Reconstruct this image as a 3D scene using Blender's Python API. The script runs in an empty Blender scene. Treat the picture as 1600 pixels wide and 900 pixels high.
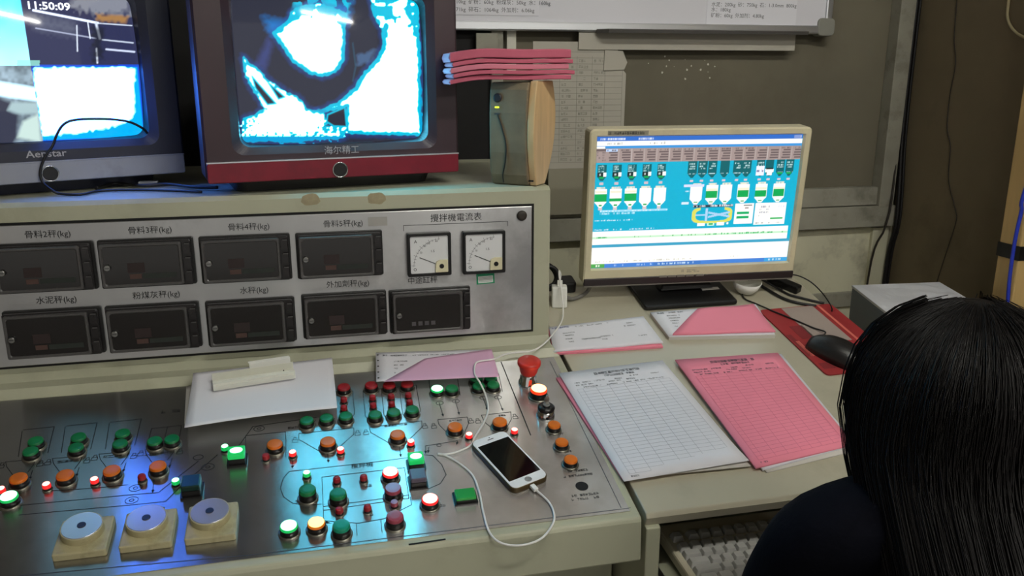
import bpy, bmesh, math, random
import numpy as np
from math import sin, cos, pi, radians, atan2, sqrt
from mathutils import Matrix, Vector
random.seed(7)
rng = np.random.default_rng(7)
SC = bpy.context.scene
COL = SC.collection

# ------------------------------------------------------------------ camera, light, exposure
FPX = 1300.0                      # focal length in pixels of the 1600x900 frame
YAW, PIT = radians(13.3), radians(14.65)
CAM = Vector((0, 0, 1.40))
FW = Vector((sin(YAW)*cos(PIT), cos(YAW)*cos(PIT), -sin(PIT)))
RT = Vector((cos(YAW), -sin(YAW), 0))
UP = RT.cross(FW)
cd = bpy.data.cameras.new('camera')
cd.sensor_width = 36.0
cd.lens = 36.0*FPX/1600.0
cd.clip_start = 0.02
cam = bpy.data.objects.new('camera', cd)
COL.objects.link(cam)
cam.matrix_world = Matrix(((RT.x, UP.x, -FW.x, CAM.x), (RT.y, UP.y, -FW.y, CAM.y), (RT.z, UP.z, -FW.z, CAM.z), (0, 0, 0, 1)))
SC.camera = cam
SC.view_settings.view_transform = 'Standard'
SC.view_settings.look = 'None'
SC.view_settings.exposure = 0.0
SC.view_settings.gamma = 1.0
SC.view_settings.use_curve_mapping = False
TUBE_STRENGTH = 120.0
WORLD_STRENGTH = 0.50
wd = bpy.data.worlds.new('room_air')
SC.world = wd
wd.use_nodes = True
wd.node_tree.nodes['Background'].inputs[0].default_value = (1.0, 0.97, 0.90, 1)
wd.node_tree.nodes['Background'].inputs[1].default_value = WORLD_STRENGTH

# ------------------------------------------------------------------ pixel helpers
def ray(u, v): return FW + RT*((u-800)/FPX) - UP*((v-450)/FPX)
def hit(u, v, p0, n):
    D = ray(u, v); return CAM + D*((Vector(p0)-CAM).dot(n)/D.dot(n))
def onY(u, v, y): return hit(u, v, (0, y, 0), Vector((0, 1, 0)))
def onZ(u, v, z): return hit(u, v, (0, 0, z), Vector((0, 0, 1)))
def onX(u, v, x): return hit(u, v, (x, 0, 0), Vector((1, 0, 0)))
SL = radians(13.5)
SF = Matrix.Translation((0, 1.0, 0.788)) @ Matrix.Rotation(SL, 4, 'X')     # the sloped desk plane
SFI = SF.inverted()
SN = Vector((0, -sin(SL), cos(SL)))
def slope(u, v, h=0.0):                                                     # pixel -> (x, s) on the slope at height h
    p = SFI @ hit(u, v, Vector((0, 1.0, .788))+SN*h, SN)
    return p.x, p.y
def slw(u, v, h=0.0): return hit(u, v, Vector((0, 1.0, .788))+SN*h, SN)
def slz(y): return .788+(y-1.0)*math.tan(SL)
def T(x, y, z): return Matrix.Translation((x, y, z))
def R(a, ax): return Matrix.Rotation(a, 4, ax)
def project(P):                                                             # numpy Nx3 -> pixel u,v
    q = P-np.array(CAM); z = q@np.array(FW)
    return 800+FPX*(q@np.array(RT))/z, 450-FPX*(q@np.array(UP))/z

# ------------------------------------------------------------------ materials
def lin(c):
    out = []
    for x in c[:3]:
        x = x/255.0
        out.append(x/12.92 if x <= .04045 else ((x+.055)/1.055)**2.4)
    return tuple(out)
MATS = {}
def mat(name, rgb, rough=.5, metal=0.0, var=0.0, scale=10.0, bump=0.0, bscale=200.0, emit=None, es=0.0, spec=.5, coat=0.0, stain=None, stain_amt=.5, stain_scale=3.0, stretch=None):
    m = bpy.data.materials.new(name); m.use_nodes = True
    nt = m.node_tree; b = nt.nodes['Principled BSDF']
    c = lin(rgb)
    b.inputs['Base Color'].default_value = (*c, 1)
    b.inputs['Roughness'].default_value = rough
    b.inputs['Metallic'].default_value = metal
    b.inputs['Specular IOR Level'].default_value = spec
    b.inputs['Coat Weight'].default_value = coat
    b.inputs['Coat Roughness'].default_value = .25
    if emit is not None:
        b.inputs['Emission Color'].default_value = (*emit, 1)
        b.inputs['Emission Strength'].default_value = es
    tc = None
    if var or bump or stain:
        tc = nt.nodes.new('ShaderNodeTexCoord'); src = tc.outputs['Object']
        if stretch:
            mp = nt.nodes.new('ShaderNodeMapping'); mp.inputs['Scale'].default_value = stretch
            nt.links.new(src, mp.inputs['Vector']); src = mp.outputs['Vector']
    last = None
    if var:
        n = nt.nodes.new('ShaderNodeTexNoise'); n.inputs['Scale'].default_value = scale; n.inputs['Detail'].default_value = 5
        nt.links.new(src, n.inputs['Vector'])
        r = nt.nodes.new('ShaderNodeValToRGB')
        r.color_ramp.elements[0].position = .3; r.color_ramp.elements[1].position = .7
        r.color_ramp.elements[0].color = (*[x*(1-var) for x in c], 1)
        r.color_ramp.elements[1].color = (*[min(1, x*(1+var)) for x in c], 1)
        nt.links.new(n.outputs['Fac'], r.inputs['Fac']); last = r.outputs['Color']
    if stain:
        n2 = nt.nodes.new('ShaderNodeTexNoise'); n2.inputs['Scale'].default_value = stain_scale; n2.inputs['Detail'].default_value = 7; n2.inputs['Roughness'].default_value = .65
        nt.links.new(src, n2.inputs['Vector'])
        r2 = nt.nodes.new('ShaderNodeValToRGB')
        r2.color_ramp.elements[0].position = .52; r2.color_ramp.elements[1].position = .68
        r2.color_ramp.elements[0].color = (0, 0, 0, 1); r2.color_ramp.elements[1].color = (stain_amt,)*3+(1,)
        nt.links.new(n2.outputs['Fac'], r2.inputs['Fac'])
        mx = nt.nodes.new('ShaderNodeMix'); mx.data_type = 'RGBA'
        nt.links.new(r2.outputs['Color'], mx.inputs['Factor'])
        if last: nt.links.new(last, mx.inputs['A'])
        else: mx.inputs['A'].default_value = (*c, 1)
        mx.inputs['B'].default_value = (*lin(stain), 1)
        last = mx.outputs['Result']
    if last: nt.links.new(last, b.inputs['Base Color'])
    if bump:
        n3 = nt.nodes.new('ShaderNodeTexNoise'); n3.inputs['Scale'].default_value = bscale; n3.inputs['Detail'].default_value = 3
        nt.links.new(src, n3.inputs['Vector'])
        bp = nt.nodes.new('ShaderNodeBump'); bp.inputs['Strength'].default_value = bump; bp.inputs['Distance'].default_value = .002
        nt.links.new(n3.outputs['Fac'], bp.inputs['Height']); nt.links.new(bp.outputs['Normal'], b.inputs['Normal'])
    MATS[name] = m
    return m
def emit_attr(name, strength=1.0, gloss=.08):
    m = bpy.data.materials.new(name); m.use_nodes = True
    nt = m.node_tree; b = nt.nodes['Principled BSDF']
    a = nt.nodes.new('ShaderNodeAttribute'); a.attribute_name = 'picture'
    b.inputs['Base Color'].default_value = (.012, .012, .014, 1); b.inputs['Roughness'].default_value = gloss
    nt.links.new(a.outputs['Color'], b.inputs['Emission Color']); b.inputs['Emission Strength'].default_value = strength
    MATS[name] = m; return m
def brushed(name, rgb, rough, aniso, tangent, dirt):
    m = mat(name, rgb, rough, 1.0, var=.10, scale=6, stain=dirt, stain_amt=.55, stain_scale=2.2, bump=.04, bscale=60, stretch=None)
    b = m.node_tree.nodes['Principled BSDF']
    b.inputs['Anisotropic'].default_value = aniso
    t = m.node_tree.nodes.new('ShaderNodeCombineXYZ')
    for i in range(3): t.inputs[i].default_value = tangent[i]
    m.node_tree.links.new(t.outputs[0], b.inputs['Tangent'])
    return m
mat('olive', (176, 177, 154), .42, var=.06, scale=5, stain=(120, 112, 90), stain_amt=.35, stain_scale=4, coat=.15)
mat('olive_desk', (182, 177, 157), .30, var=.05, scale=4, stain=(120, 112, 92), stain_amt=.3, stain_scale=3, coat=.3)
mat('dark_gap', (12, 12, 12), .8)
brushed('steel_panel', (212, 212, 212), .26, .97, (0, cos(radians(13.5)), sin(radians(13.5))), (130, 120, 110))
brushed('steel_fascia', (205, 205, 206), .36, .6, (0, 0, 1), (120, 118, 116))
mat('print_ink', (24, 25, 28), .6)
mat('glue', (158, 148, 118), .6, var=.2, scale=60)
mat('print_faint', (70, 74, 84), .6)
mat('smoked', (34, 31, 32), .22, var=.1)
mat('smoked_pane', (26, 23, 23), .12, coat=.4)
mat('smoked_edge', (74, 72, 72), .35)
mat('dark_plastic', (30, 30, 30), .45)
mat('black_plastic', (14, 14, 15), .4)
mat('chrome', (215, 215, 215), .12, 1.0)
mat('grey_metal', (150, 150, 148), .3, 1.0)
mat('cap_green', (10, 108, 58), .35, emit=(.005, .10, .035), es=.12)
mat('cap_orange', (214, 108, 14), .35)
mat('cap_red', (150, 26, 34), .35)
mat('cap_pink', (150, 62, 78), .3)
mat('cap_lilac_sheen', (160, 150, 190), .3)  # reflected light painted into the colour of a red button's top
mat('cap_teal', (18, 140, 110), .3)
mat('skirt', (22, 20, 20), .3)
mat('bezel_ring', (135, 132, 122), .3, .8)
mat('glow_red', (255, 60, 50), .4, emit=(1, .33, .27), es=4.0)
mat('glow_red_side', (200, 10, 10), .35, emit=(1, .03, .03), es=.75)
mat('glow_green', (80, 255, 130), .4, emit=(.4, 1, .62), es=3.0)
mat('glow_green_side', (10, 140, 50), .35, emit=(.01, .62, .14), es=.6)
mat('glow_amber', (255, 190, 60), .4, emit=(1, .62, .16), es=3.4)
mat('glow_amber_side', (160, 60, 10), .35, emit=(1, .28, .02), es=.35)
mat('green_box', (24, 130, 44), .35, emit=(.01, .25, .04), es=.2)
mat('dark_green', (12, 50, 42), .3)
mat('mauve', (86, 78, 96), .3)
mat('knob_beige', (172, 164, 128), .45, var=.08, stain=(120, 108, 74), stain_amt=.5, stain_scale=30)
mat('knob_disc', (190, 188, 196), .22, .55, var=.05)
mat('estop', (196, 44, 30), .42, var=.1, scale=40)
mat('meter_white', (222, 224, 226), .5)
mat('meter_cream', (220, 214, 180), .45)
mat('sticker_green', (22, 146, 100), .5)
mat('sticker_white', (220, 226, 220), .6)
mat('tape_old', (166, 164, 160), .5)
mat('tv_dark', (40, 34, 42), .38, var=.08)
mat('tv_maroon', (52, 34, 42), .4, var=.08)
mat('tv_red', (118, 12, 36), .36, var=.15, scale=14, stain=(76, 16, 30), stain_amt=.5, stain_scale=12)
mat('tv_navy', (34, 38, 54), .42, var=.08)
mat('tv_silver', (150, 154, 166), .38, .35, var=.08, stain=(96, 98, 110), stain_amt=.5, stain_scale=9)
mat('silver_print', (176, 176, 182), .4, .3)
mat('beige', (214, 206, 174), .4, var=.04, stain=(150, 138, 100), stain_amt=.35, stain_scale=8)
mat('monitor_strip', (42, 34, 34), .4)
mat('monitor_grey', (120, 116, 108), .4)
mat('label_grey', (150, 146, 128), .5)
mat('speaker_grey', (118, 104, 82), .6, var=.15, scale=30, bump=.15, bscale=300)
mat('wood_side', (208, 176, 130), .5, var=.14, scale=7, stretch=(8, 8, 1.2), stain=(150, 116, 78), stain_amt=.4, stain_scale=4)
mat('led_yellow', (200, 230, 30), .4, emit=(.75, 1, .05), es=1.2)
mat('paper_white', (232, 232, 240), .85, var=.02, scale=3)
mat('paper_dull', (206, 202, 196), .85, var=.04, scale=3)
mat('paper_pink', (242, 142, 164), .85, var=.03, scale=4)
mat('paper_rose', (186, 92, 114), .85, var=.1, scale=8)
mat('paper_mauve', (206, 122, 142), .85, var=.06, scale=8)
mat('paper_lilac', (222, 176, 206), .85, var=.03, scale=4)
mat('paper_old', (186, 182, 170), .9, var=.06, scale=5)
mat('table_line', (184, 184, 194), .9)
mat('table_line_pink', (212, 118, 142), .9)
mat('table_line_old', (140, 138, 128), .9)
mat('ink_blue', (70, 74, 140), .8)
mat('white_plastic', (236, 236, 230), .35)
mat('cream_plastic', (226, 226, 214), .4, var=.03)
mat('cable_white', (232, 230, 226), .4)
mat('cable_black', (16, 15, 17), .5)
mat('cable_grey', (110, 108, 104), .5)
mat('cable_brown', (44, 38, 32), .6)
mat('cable_blue', (40, 60, 190), .4)
mat('cable_cream', (190, 178, 140), .5)
mat('phone_white', (240, 240, 242), .2)
mat('phone_glass', (8, 8, 10), .06)
mat('phone_case', (92, 78, 52), .3, .5)
mat('phone_ring', (190, 190, 190), .3, .5)
mat('pad_red', (148, 38, 40), .7, var=.08, scale=20)
mat('pad_dark', (120, 30, 34), .7)
mat('pad_pink', (214, 110, 96), .7)
mat('pad_grey', (160, 146, 138), .7, var=.05)
mat('mouse_black', (26, 24, 24), .4)
mat('keyboard_body', (196, 190, 168), .45)
mat('key_grey', (176, 176, 172), .45)
mat('tray_olive', (150, 152, 132), .45)
mat('wall_dark', (106, 101, 85), .8, var=.14, scale=3, stain=(82, 76, 62), stain_amt=.5, stain_scale=2, bump=.1, bscale=80)
mat('wall_low', (212, 210, 184), .75, var=.1, scale=4, stain=(96, 92, 76), stain_amt=.55, stain_scale=5)
mat('wall_brown', (118, 106, 82), .85, var=.12, scale=4, stain=(76, 68, 50), stain_amt=.5, stain_scale=3, bump=.1, bscale=90)
mat('trim_grey', (150, 148, 135), .7, var=.15, scale=10, stain=(78, 74, 64), stain_amt=.6, stain_scale=9)
mat('flake', (214, 212, 200), .8)
mat('ceiling_paint', (190, 188, 180), .9, var=.03)
mat('floor_tile', (92, 88, 80), .6, var=.15, scale=5)
mat('board_white', (226, 226, 234), .22, var=.015, scale=2)
mat('alu', (214, 216, 220), .3, .85)
mat('tray_dark', (120, 118, 116), .4, .6)
mat('corner_grey', (136, 136, 128), .5)
mat('box_blue', (112, 122, 134), .5, var=.06)
mat('box_top', (226, 229, 236), .38, var=.08, scale=7, bump=.5, bscale=14)
mat('wood_yellow', (196, 166, 110), .55, var=.1, scale=6, stretch=(8, 8, 1))
mat('stool_black', (20, 20, 22), .5)
mat('hair', (9, 7, 8), .5, spec=.2)
mat('hair_strand', (13, 10, 10), .5, spec=.2)
mat('navy_cloth', (9, 10, 18), .9, spec=.08, var=.2, scale=40, bump=.3, bscale=150)
mat('skin', (206, 160, 132), .5, var=.05, scale=10)
mat('eye_white', (235, 232, 228), .2)
mat('eye_dark', (20, 14, 12), .15)
mat('lips', (176, 92, 86), .4)
mat('lamp_white', (225, 225, 222), .5)
mat('tube_glow', (255, 255, 255), .5, emit=(1.0, .98, .90), es=TUBE_STRENGTH)
emit_attr('screen_tv', 1.0, .07)
emit_attr('screen_lcd', 1.0, .35)

# ------------------------------------------------------------------ mesh builder
def rr(w, h, r, cx=0, cy=0, n=4):
    """rounded rectangle loop, counter-clockwise"""
    r = max(1e-5, min(r, w/2-1e-5, h/2-1e-5)); out = []
    for (sx, sy, a0) in ((1, 1, 0), (-1, 1, 90), (-1, -1, 180), (1, -1, 270)):
        for k in range(n+1):
            a = radians(a0+90*k/n)
            out.append((cx+sx*(w/2-r)+r*cos(a), cy+sy*(h/2-r)+r*sin(a)))
    return out
def circ(r, n=24, cx=0, cy=0): return [(cx+r*cos(2*pi*k/n), cy+r*sin(2*pi*k/n)) for k in range(n)]
class MB:
    def __init__(s): s.v = []; s.f = []; s.m = []; s.mats = []; s.sm = []
    def mi(s, m):
        if m not in s.mats: s.mats.append(m)
        return s.mats.index(m)
    def face(s, idx, m=None, smooth=False): s.f.append(tuple(idx)); s.m.append(s.mi(m) if m else 0); s.sm.append(smooth)
    def add(s, pts): b = len(s.v); s.v.extend([tuple(p) for p in pts]); return b
    def box(s, x0, x1, y0, y1, z0, z1, m=None, M=None):
        P = [(x, y, z) for z in (z0, z1) for y in (y0, y1) for x in (x0, x1)]
        if M is not None: P = [tuple(M @ Vector(p)) for p in P]
        b = s.add(P)
        for q in ((0, 2, 3, 1), (4, 5, 7, 6), (0, 1, 5, 4), (2, 6, 7, 3), (0, 4, 6, 2), (1, 3, 7, 5)): s.face([b+i for i in q], m)
        return s
    def loft(s, loops, m=None, cap0=True, cap1=True, M=None, smooth=False, mcap=None, close=True):
        """loops: list of lists of 3D points with equal count"""
        n = len(loops[0]); bs = []
        for L in loops:
            bs.append(s.add([tuple(M @ Vector(p)) for p in L] if M is not None else L))
        rngn = n if close else n-1
        for a, b in zip(bs[:-1], bs[1:]):
            for k in range(rngn): s.face((a+k, a+(k+1) % n, b+(k+1) % n, b+k), m, smooth)
        if cap0: s.face([bs[0]+k for k in reversed(range(n))], m)
        if cap1: s.face([bs[-1]+k for k in range(n)], mcap or m)
        return s
    def lathe(s, prof, n=24, m=None, M=None, cap0=True, cap1=True, smooth=True, mcap=None):
        return s.loft([[(r*cos(2*pi*k/n), r*sin(2*pi*k/n), z) for k in range(n)] for r, z in prof], m, cap0, cap1, M, smooth, mcap)
    def rbox(s, w, h, r, z0, z1, bev=0.0, m=None, M=None, cx=0, cy=0, n=4, mcap=None, smooth=False):
        L = lambda d, z: [(x, y, z) for x, y in rr(w-2*d, h-2*d, max(r-d, 1e-4), cx, cy, n)]
        loops = [L(0, z0), L(0, z1)] if not bev else [L(bev*.6, z0), L(0, z0+bev*.6), L(0, z1-bev), L(bev*.3, z1-bev*.3), L(bev, z1)]
        return s.loft(loops, m, True, True, M, smooth, mcap)
    def tube(s, pts, r, n=8, m=None, sub=6, cap=True):
        P = [Vector(p) for p in pts]
        if sub > 1 and len(P) > 2:
            Q = []
            for i in range(len(P)-1):
                p0, p1, p2, p3 = P[max(i-1, 0)], P[i], P[i+1], P[min(i+2, len(P)-1)]
                for k in range(sub):
                    t = k/sub
                    Q.append(.5*((2*p1)+(p2-p0)*t+(2*p0-5*p1+4*p2-p3)*t*t+(3*p1-p0-3*p2+p3)*t**3))
            Q.append(P[-1]); P = Q
        loops = []; up = None
        for i, p in enumerate(P):
            d = (P[min(i+1, len(P)-1)]-P[max(i-1, 0)])
            d = d.normalized() if d.length > 1e-9 else Vector((0, 0, 1))
            if up is None:
                up = Vector((0, 0, 1)) if abs(d.z) < .9 else Vector((1, 0, 0))
            a = d.cross(up)
            if a.length < 1e-6: a = d.cross(Vector((1, .3, 0)))
            a.normalize(); b = a.cross(d).normalized(); up = b
            rad = r[min(i*len(r)//len(P), len(r)-1)] if isinstance(r, (list, tuple)) else r
            loops.append([p+a*rad*cos(2*pi*k/n)+b*rad*sin(2*pi*k/n) for k in range(n)])
        return s.loft(loops, m, cap, cap, None, True)
    def poly(s, pts, m=None): b = s.add(pts); s.face(range(b, b+len(pts)), m)
    def prism(s, pts2, h0, h1, M, m=None):
        return s.loft([[(x, y, h0) for x, y in pts2], [(x, y, h1) for x, y in pts2]], m, True, True, M)
    def ribbon(s, pts2, w, h, M, m=None):
        """flat printed line on plane M (x, y) at height h"""
        for (a, b) in zip(pts2[:-1], pts2[1:]):
            dx, dy = b[0]-a[0], b[1]-a[1]; L = sqrt(dx*dx+dy*dy)
            if L < 1e-7: continue
            nx, ny = -dy/L*w/2, dx/L*w/2; ex, ey = dx/L*w*.4, dy/L*w*.4
            q = [(a[0]+nx-ex, a[1]+ny-ey), (a[0]-nx-ex, a[1]-ny-ey), (b[0]-nx+ex, b[1]-ny+ey), (b[0]+nx+ex, b[1]+ny+ey)]
            s.poly([tuple(M @ Vector((x, y, h))) for x, y in q], m)
    def mesh(s, name):
        me = bpy.data.meshes.new(name); me.from_pydata(s.v, [], s.f)
        for m in (s.mats or []): me.materials.append(MATS[m])
        me.polygons.foreach_set('material_index', s.m); me.polygons.foreach_set('use_smooth', s.sm)
        me.update(); return me
WM = {}
def link(o, parent, M):
    COL.objects.link(o)
    if parent is not None:
        o.parent = parent; o.matrix_parent_inverse = WM[parent].inverted()
    o.matrix_basis = M; WM[o] = M.copy()
    return o
def fixnormals(me):
    bm = bmesh.new(); bm.from_mesh(me); bmesh.ops.recalc_face_normals(bm, faces=bm.faces); bm.to_mesh(me); bm.free()
def put(name, mb, parent=None, M=None, m=None, bevel=0.0, flat=False):
    """one mesh object. Without M the mesh is in world coordinates and gets its own origin."""
    if m and not mb.mats: mb.mats.append(m)
    if M is None:
        A = np.array(mb.v); lo, hi = A.min(0), A.max(0)
        c = ((lo[0]+hi[0])/2, (lo[1]+hi[1])/2, lo[2]); mb.v = [tuple(r) for r in (A-np.array(c))]; M = T(*c)
    me = mb.mesh(name)
    if not flat: fixnormals(me)
    o = bpy.data.objects.new(name, me); link(o, parent, M)
    if bevel:
        b = o.modifiers.new('edge', 'BEVEL'); b.width = bevel; b.segments = 2; b.limit_method = 'ANGLE'; b.angle_limit = radians(50)
    return o
def share(name, src, parent, M):
    o = bpy.data.objects.new(name, src.data); return link(o, parent, M)
def thing(name, label, cat, loc, rz=0.0, group=None, M=None):
    o = bpy.data.objects.new(name, None); o.empty_display_size = .05
    link(o, None, M if M is not None else T(*loc) @ R(rz, 'Z'))
    return tag(o, label, cat, group)
def tag(o, label, cat, group=None):
    o['label'] = label; o['category'] = cat
    if group: o['group'] = group
    return o
def struct(o): o['kind'] = 'structure'; return o
def text(name, s, size, M, m, parent, align='CENTER', stretch=1.0, bold=0.0):
    cu = bpy.data.curves.new('t', 'FONT'); cu.body = s; cu.size = size; cu.align_x = align; cu.align_y = 'CENTER'
    cu.resolution_u = 2; cu.offset = bold
    to = bpy.data.objects.new('t', cu); COL.objects.link(to)
    me = bpy.data.meshes.new_from_object(to.evaluated_get(bpy.context.evaluated_depsgraph_get()))
    bpy.data.objects.remove(to); bpy.data.curves.remove(cu)
    me.materials.clear(); me.materials.append(MATS[m])
    if stretch != 1.0:
        for v in me.vertices: v.co.x *= stretch
    o = bpy.data.objects.new(name, me); return link(o, parent, M)
def scribble(mb, x0, x1, y, h, M, z, m, cell=None):
    """illegible small print: clusters of short strokes"""
    cell = cell or h*1.05; x = x0
    while x < x1-cell*.5:
        if random.random() < .9:
            for k in range(4):
                if random.random() < .6: mb.ribbon([(x, y-h/2+h*k/3.2), (x+cell*.8, y-h/2+h*k/3.2+h*.04)], h*.13, z, M, m)
                if k < 3 and random.random() < .55: mb.ribbon([(x+cell*.12+cell*.3*k, y-h/2), (x+cell*.12+cell*.3*k, y+h/2)], h*.12, z, M, m)
        x += cell
def frame_vertical(o, yaw):
    """matrix of an upright front: local x right, local y up, local z out towards the viewer"""
    ex = Vector((cos(yaw), sin(yaw), 0)); nn = Vector((sin(yaw), -cos(yaw), 0)); ez = Vector((0, 0, 1))
    return Matrix(((ex.x, ez.x, nn.x, o[0]), (ex.y, ez.y, nn.y, o[1]), (ex.z, ez.z, nn.z, o[2]), (0, 0, 0, 1)))

# ================================================================== STRUCTURE
WY, WX = 2.10, 1.65
b = MB(); b.box(-2.6, 2.6, -3.2, WY+.12, -.06, 0); struct(put('floor', b, m='floor_tile'))
b = MB(); b.box(-2.6, 2.6, -3.2, WY+.12, 2.8, 2.86); struct(put('ceiling', b, m='ceiling_paint'))
b = MB(); b.box(-2.6, WX+.12, WY, WY+.12, 0, .955); wall = struct(put('wall_back', b, m='wall_low'))
b = MB(); b.box(-2.6, WX+.12, WY+.012, WY+.12, .955, 2.8); put('wall_board', b, wall, m='wall_dark')
b = MB(); b.box(WX, WX+.12, -.4, WY, 0, 2.8); wr = struct(put('wall_right', b, m='wall_brown'))
b = MB(); b.box(-1.72, -1.60, -1.2, WY, 0, 2.8); struct(put('wall_left', b, m='wall_brown'))
def trim(n, x0, x1, y0, z0, z1, m='trim_grey'):
    b = MB(); b.box(x0, x1, y0, WY+.012, z0, z1); return struct(put('trim_%d' % n, b, m=m, bevel=.002))
trim(1, 1.575, 1.622, WY-.03, 1.02, 2.8)                     # upright post of the boarded window
trim(2, -2.6, 1.575, WY-.018, 1.024, 1.076)                  # rails below the board
trim(3, -2.6, 1.632, WY-.030, .962, 1.022)
trim(4, -2.6, WX, WY-.012, .72, .764)
trim(5, 1.578, 1.632, WY-.012, .764, .955, 'wall_low')
trim(6, .440, .470, WY-.018, 1.076, 2.8)
b = MB(); b.box(-2.6, .44, WY+.002, WY+.012, 1.076, 2.8); struct(put('shade_panel_1', b, m='dark_gap'))  # added black sheet, stands in for the shade behind the televisions
b = MB()                                                     # chipped paint on the board
for k in range(16):
    p = onY(random.uniform(1010, 1120), random.uniform(88, 128), WY+.0115); r = random.uniform(.001, .0035)
    b.poly([(p.x+r*random.uniform(.6, 1.3)*cos(a), WY+.0112, p.z+r*random.uniform(.6, 1.3)*sin(a)) for a in np.arange(0, 2*pi, pi/3)])
put('paint_chips', b, wall, m='flake', flat=True)

# ceiling lamp: the tube that mirrors in the picture tube of the middle television
def ceiling_lamp(label, lx, ly, ang, hl=.59):
    LM = T(lx, ly, 2.8) @ R(radians(ang), 'Z'); lamp = thing('ceiling_lamp', label, 'lamp', (lx, ly, 2.8), M=LM)
    b = MB(); b.box(-hl-.05, hl+.05, -.035, .035, -.05, -.001); put('lamp_housing', b, lamp, LM, 'lamp_white', bevel=.004)
    b = MB(); b.tube([(-hl, 0, -.085), (hl, 0, -.085)], .017, 12, sub=1); put('lamp_tube', b, lamp, LM, 'tube_glow')
    for e in (-1, 1):
        b = MB(); b.box(e*(hl+.01)-.012, e*(hl+.01)+.012, -.02, .02, -.108, -.05); put('lamp_socket', b, lamp, LM, 'lamp_white')
ceiling_lamp('slanted fluorescent tube batten at the rear of the ceiling', 1.52, -2.01, -14, .75)
ceiling_lamp('fluorescent tube batten on the ceiling over the operator seat', .85, .0, 0)

# ================================================================== CONSOLE
CX0, CX1 = -1.10, .424
FY = 1.45
con = thing('control_console', 'olive painted steel control console with button panel and meter fascia', 'console', (-.3, 1.45, 0))
slx = lambda s, h=0: tuple((SF @ Vector((0, s, h)))[1:])
prof = [(1.10, 0), (1.10, .69), (1.02, .715), (.987, .718), slx(-.0125, -.006), slx(-.008, 0), slx(.418, 0), (FY-.034, .9), (FY-.012, .903), (FY, .915), (FY, 1.19), (FY+.008, 1.197), (1.95, 1.197), (1.95, 0)]
b = MB(); b.loft([[(CX0, y, z) for y, z in prof], [(CX1, y, z) for y, z in prof]])
for i, v in enumerate(b.v):                                  # upper cabinet is a little narrower than the desk part
    if v[0] > 0 and v[2] > .893: b.v[i] = (.415, v[1], v[2])
put('body', b, con, m='olive', bevel=.003)
# sloped stainless plate
PX0, PX1 = -1.08, .411
b = MB(); b.box(PX0, PX1, .004, .414, .0002, .0016, M=SF); put('button_plate', b, con, m='steel_panel')
# fascia: recessed dark joint and plate
b = MB(); b.box(CX0+.03, .3835, FY-.0012, FY+.001, .924, 1.1665); put('fascia_gasket', b, con, m='dark_gap')
b = MB(); b.box(CX0+.034, .3795, FY-.0032, FY-.001, .928, 1.1625); put('fascia_plate', b, con, m='steel_fascia', bevel=.0012)
FM = T(0, FY-.0034, 0) @ R(pi/2, 'X')                         # fascia plane: local x, local y = world z, local z out
# display windows
row1 = [(-.430, 1.0935), (-.277, 1.0935), (-.1215, 1.0925), (.0345, 1.0915)]
row2 = [(-.431, .9835), (-.278, .9825), (-.121, .981), (.0375, .983), (.189, .9815)]
DW, DH, DD = .141, .076, .022
dproto = None
def window(x, z, M):
    global dproto
    if dproto is None:
        b = MB(); b.rbox(DW+.006, DH+.004, .003, 0, .006, .001, 'dark_plastic'); b.rbox(DW, DH, .003, .006, DD-.004, .001, 'smoked')
        o = put('display_window', b, con, M)
        b = MB(); iw, ih = DW-.004, DH-.004
        L = lambda d, zz: [(xx, yy, zz) for xx, yy in rr(iw-.012-2*d, ih-2*d, .004, -.006)]
        b.loft([L(0, DD-.004), L(0, DD+.001), L(.001, DD+.0025), L(.0035, DD+.0025), L(.005, DD+.0012)], 'smoked_edge', False, False)
        b.loft([L(.005, DD+.0012), L(.0051, DD+.0011)], 'smoked_pane', False, True)
        d1 = put('door', b, o, M)
        b = MB(); b.lathe([(.0052, 0), (.0052, .004), (.0042, .005)], 16, 'grey_metal'); b.box(-.0035, .0035, -.0005, .0005, .005, .0053, 'skirt')
        d2 = put('screw', b, o, M @ T(-DW/2+.0125, -.002, DD+.0012))
        hs = []
        for dz in (-.0235, 0, .0235):
            b = MB(); b.box(DW/2-.0115, DW/2-.001, dz-.0085, dz+.0085, DD-.004, DD+.0005, 'smoked'); b.box(DW/2-.009, DW/2-.001, dz+.0078, dz+.0094, DD-.001, DD+.002, 'smoked_edge')
            hs.append(put('hinge', b, o, M))
        dproto = (o, [d1], [d2], hs)
        return o
    o = share('display_window', dproto[0], con, M)
    share('door', dproto[1][0], o, M); share('screw', dproto[2][0], o, M @ T(-DW/2+.0125, -.002, DD+.0012))
    for h in dproto[3]: share('hinge', h, o, M)
    return o
mat('dim_orange', (62, 44, 40), .4, emit=(.9, .4, .25), es=.01)
mat('dim_green', (30, 33, 30), .4, emit=(.3, .6, .35), es=.004)
mat('dim_red', (31, 25, 25), .4, emit=(.8, .12, .08), es=.004)
mat('dim_white', (74, 72, 74), .5)
for i, (x, z) in enumerate(row1+row2):
    M = FM @ T(x, z, 0); o = window(x, z, M); zz = DD+.0013
    if i < 8:
        b = MB(); b.box(-.026, -.008, -.0225, -.0145, zz, zz+.0002, 'dim_orange'); b.box(-.006, .046, -.0225, -.0145, zz, zz+.0002, 'dim_green'); b.box(-.028, -.002, -.012, .004, zz, zz+.0002, 'dim_red')
        put('readout', b, o, M)
    else:
        b = MB()
        for k in range(4): b.box(-.036+k*.0115, -.0285+k*.0115, -.023, -.0155, zz, zz+.0002, 'dim_white')
        put('readout', b, o, M)
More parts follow.
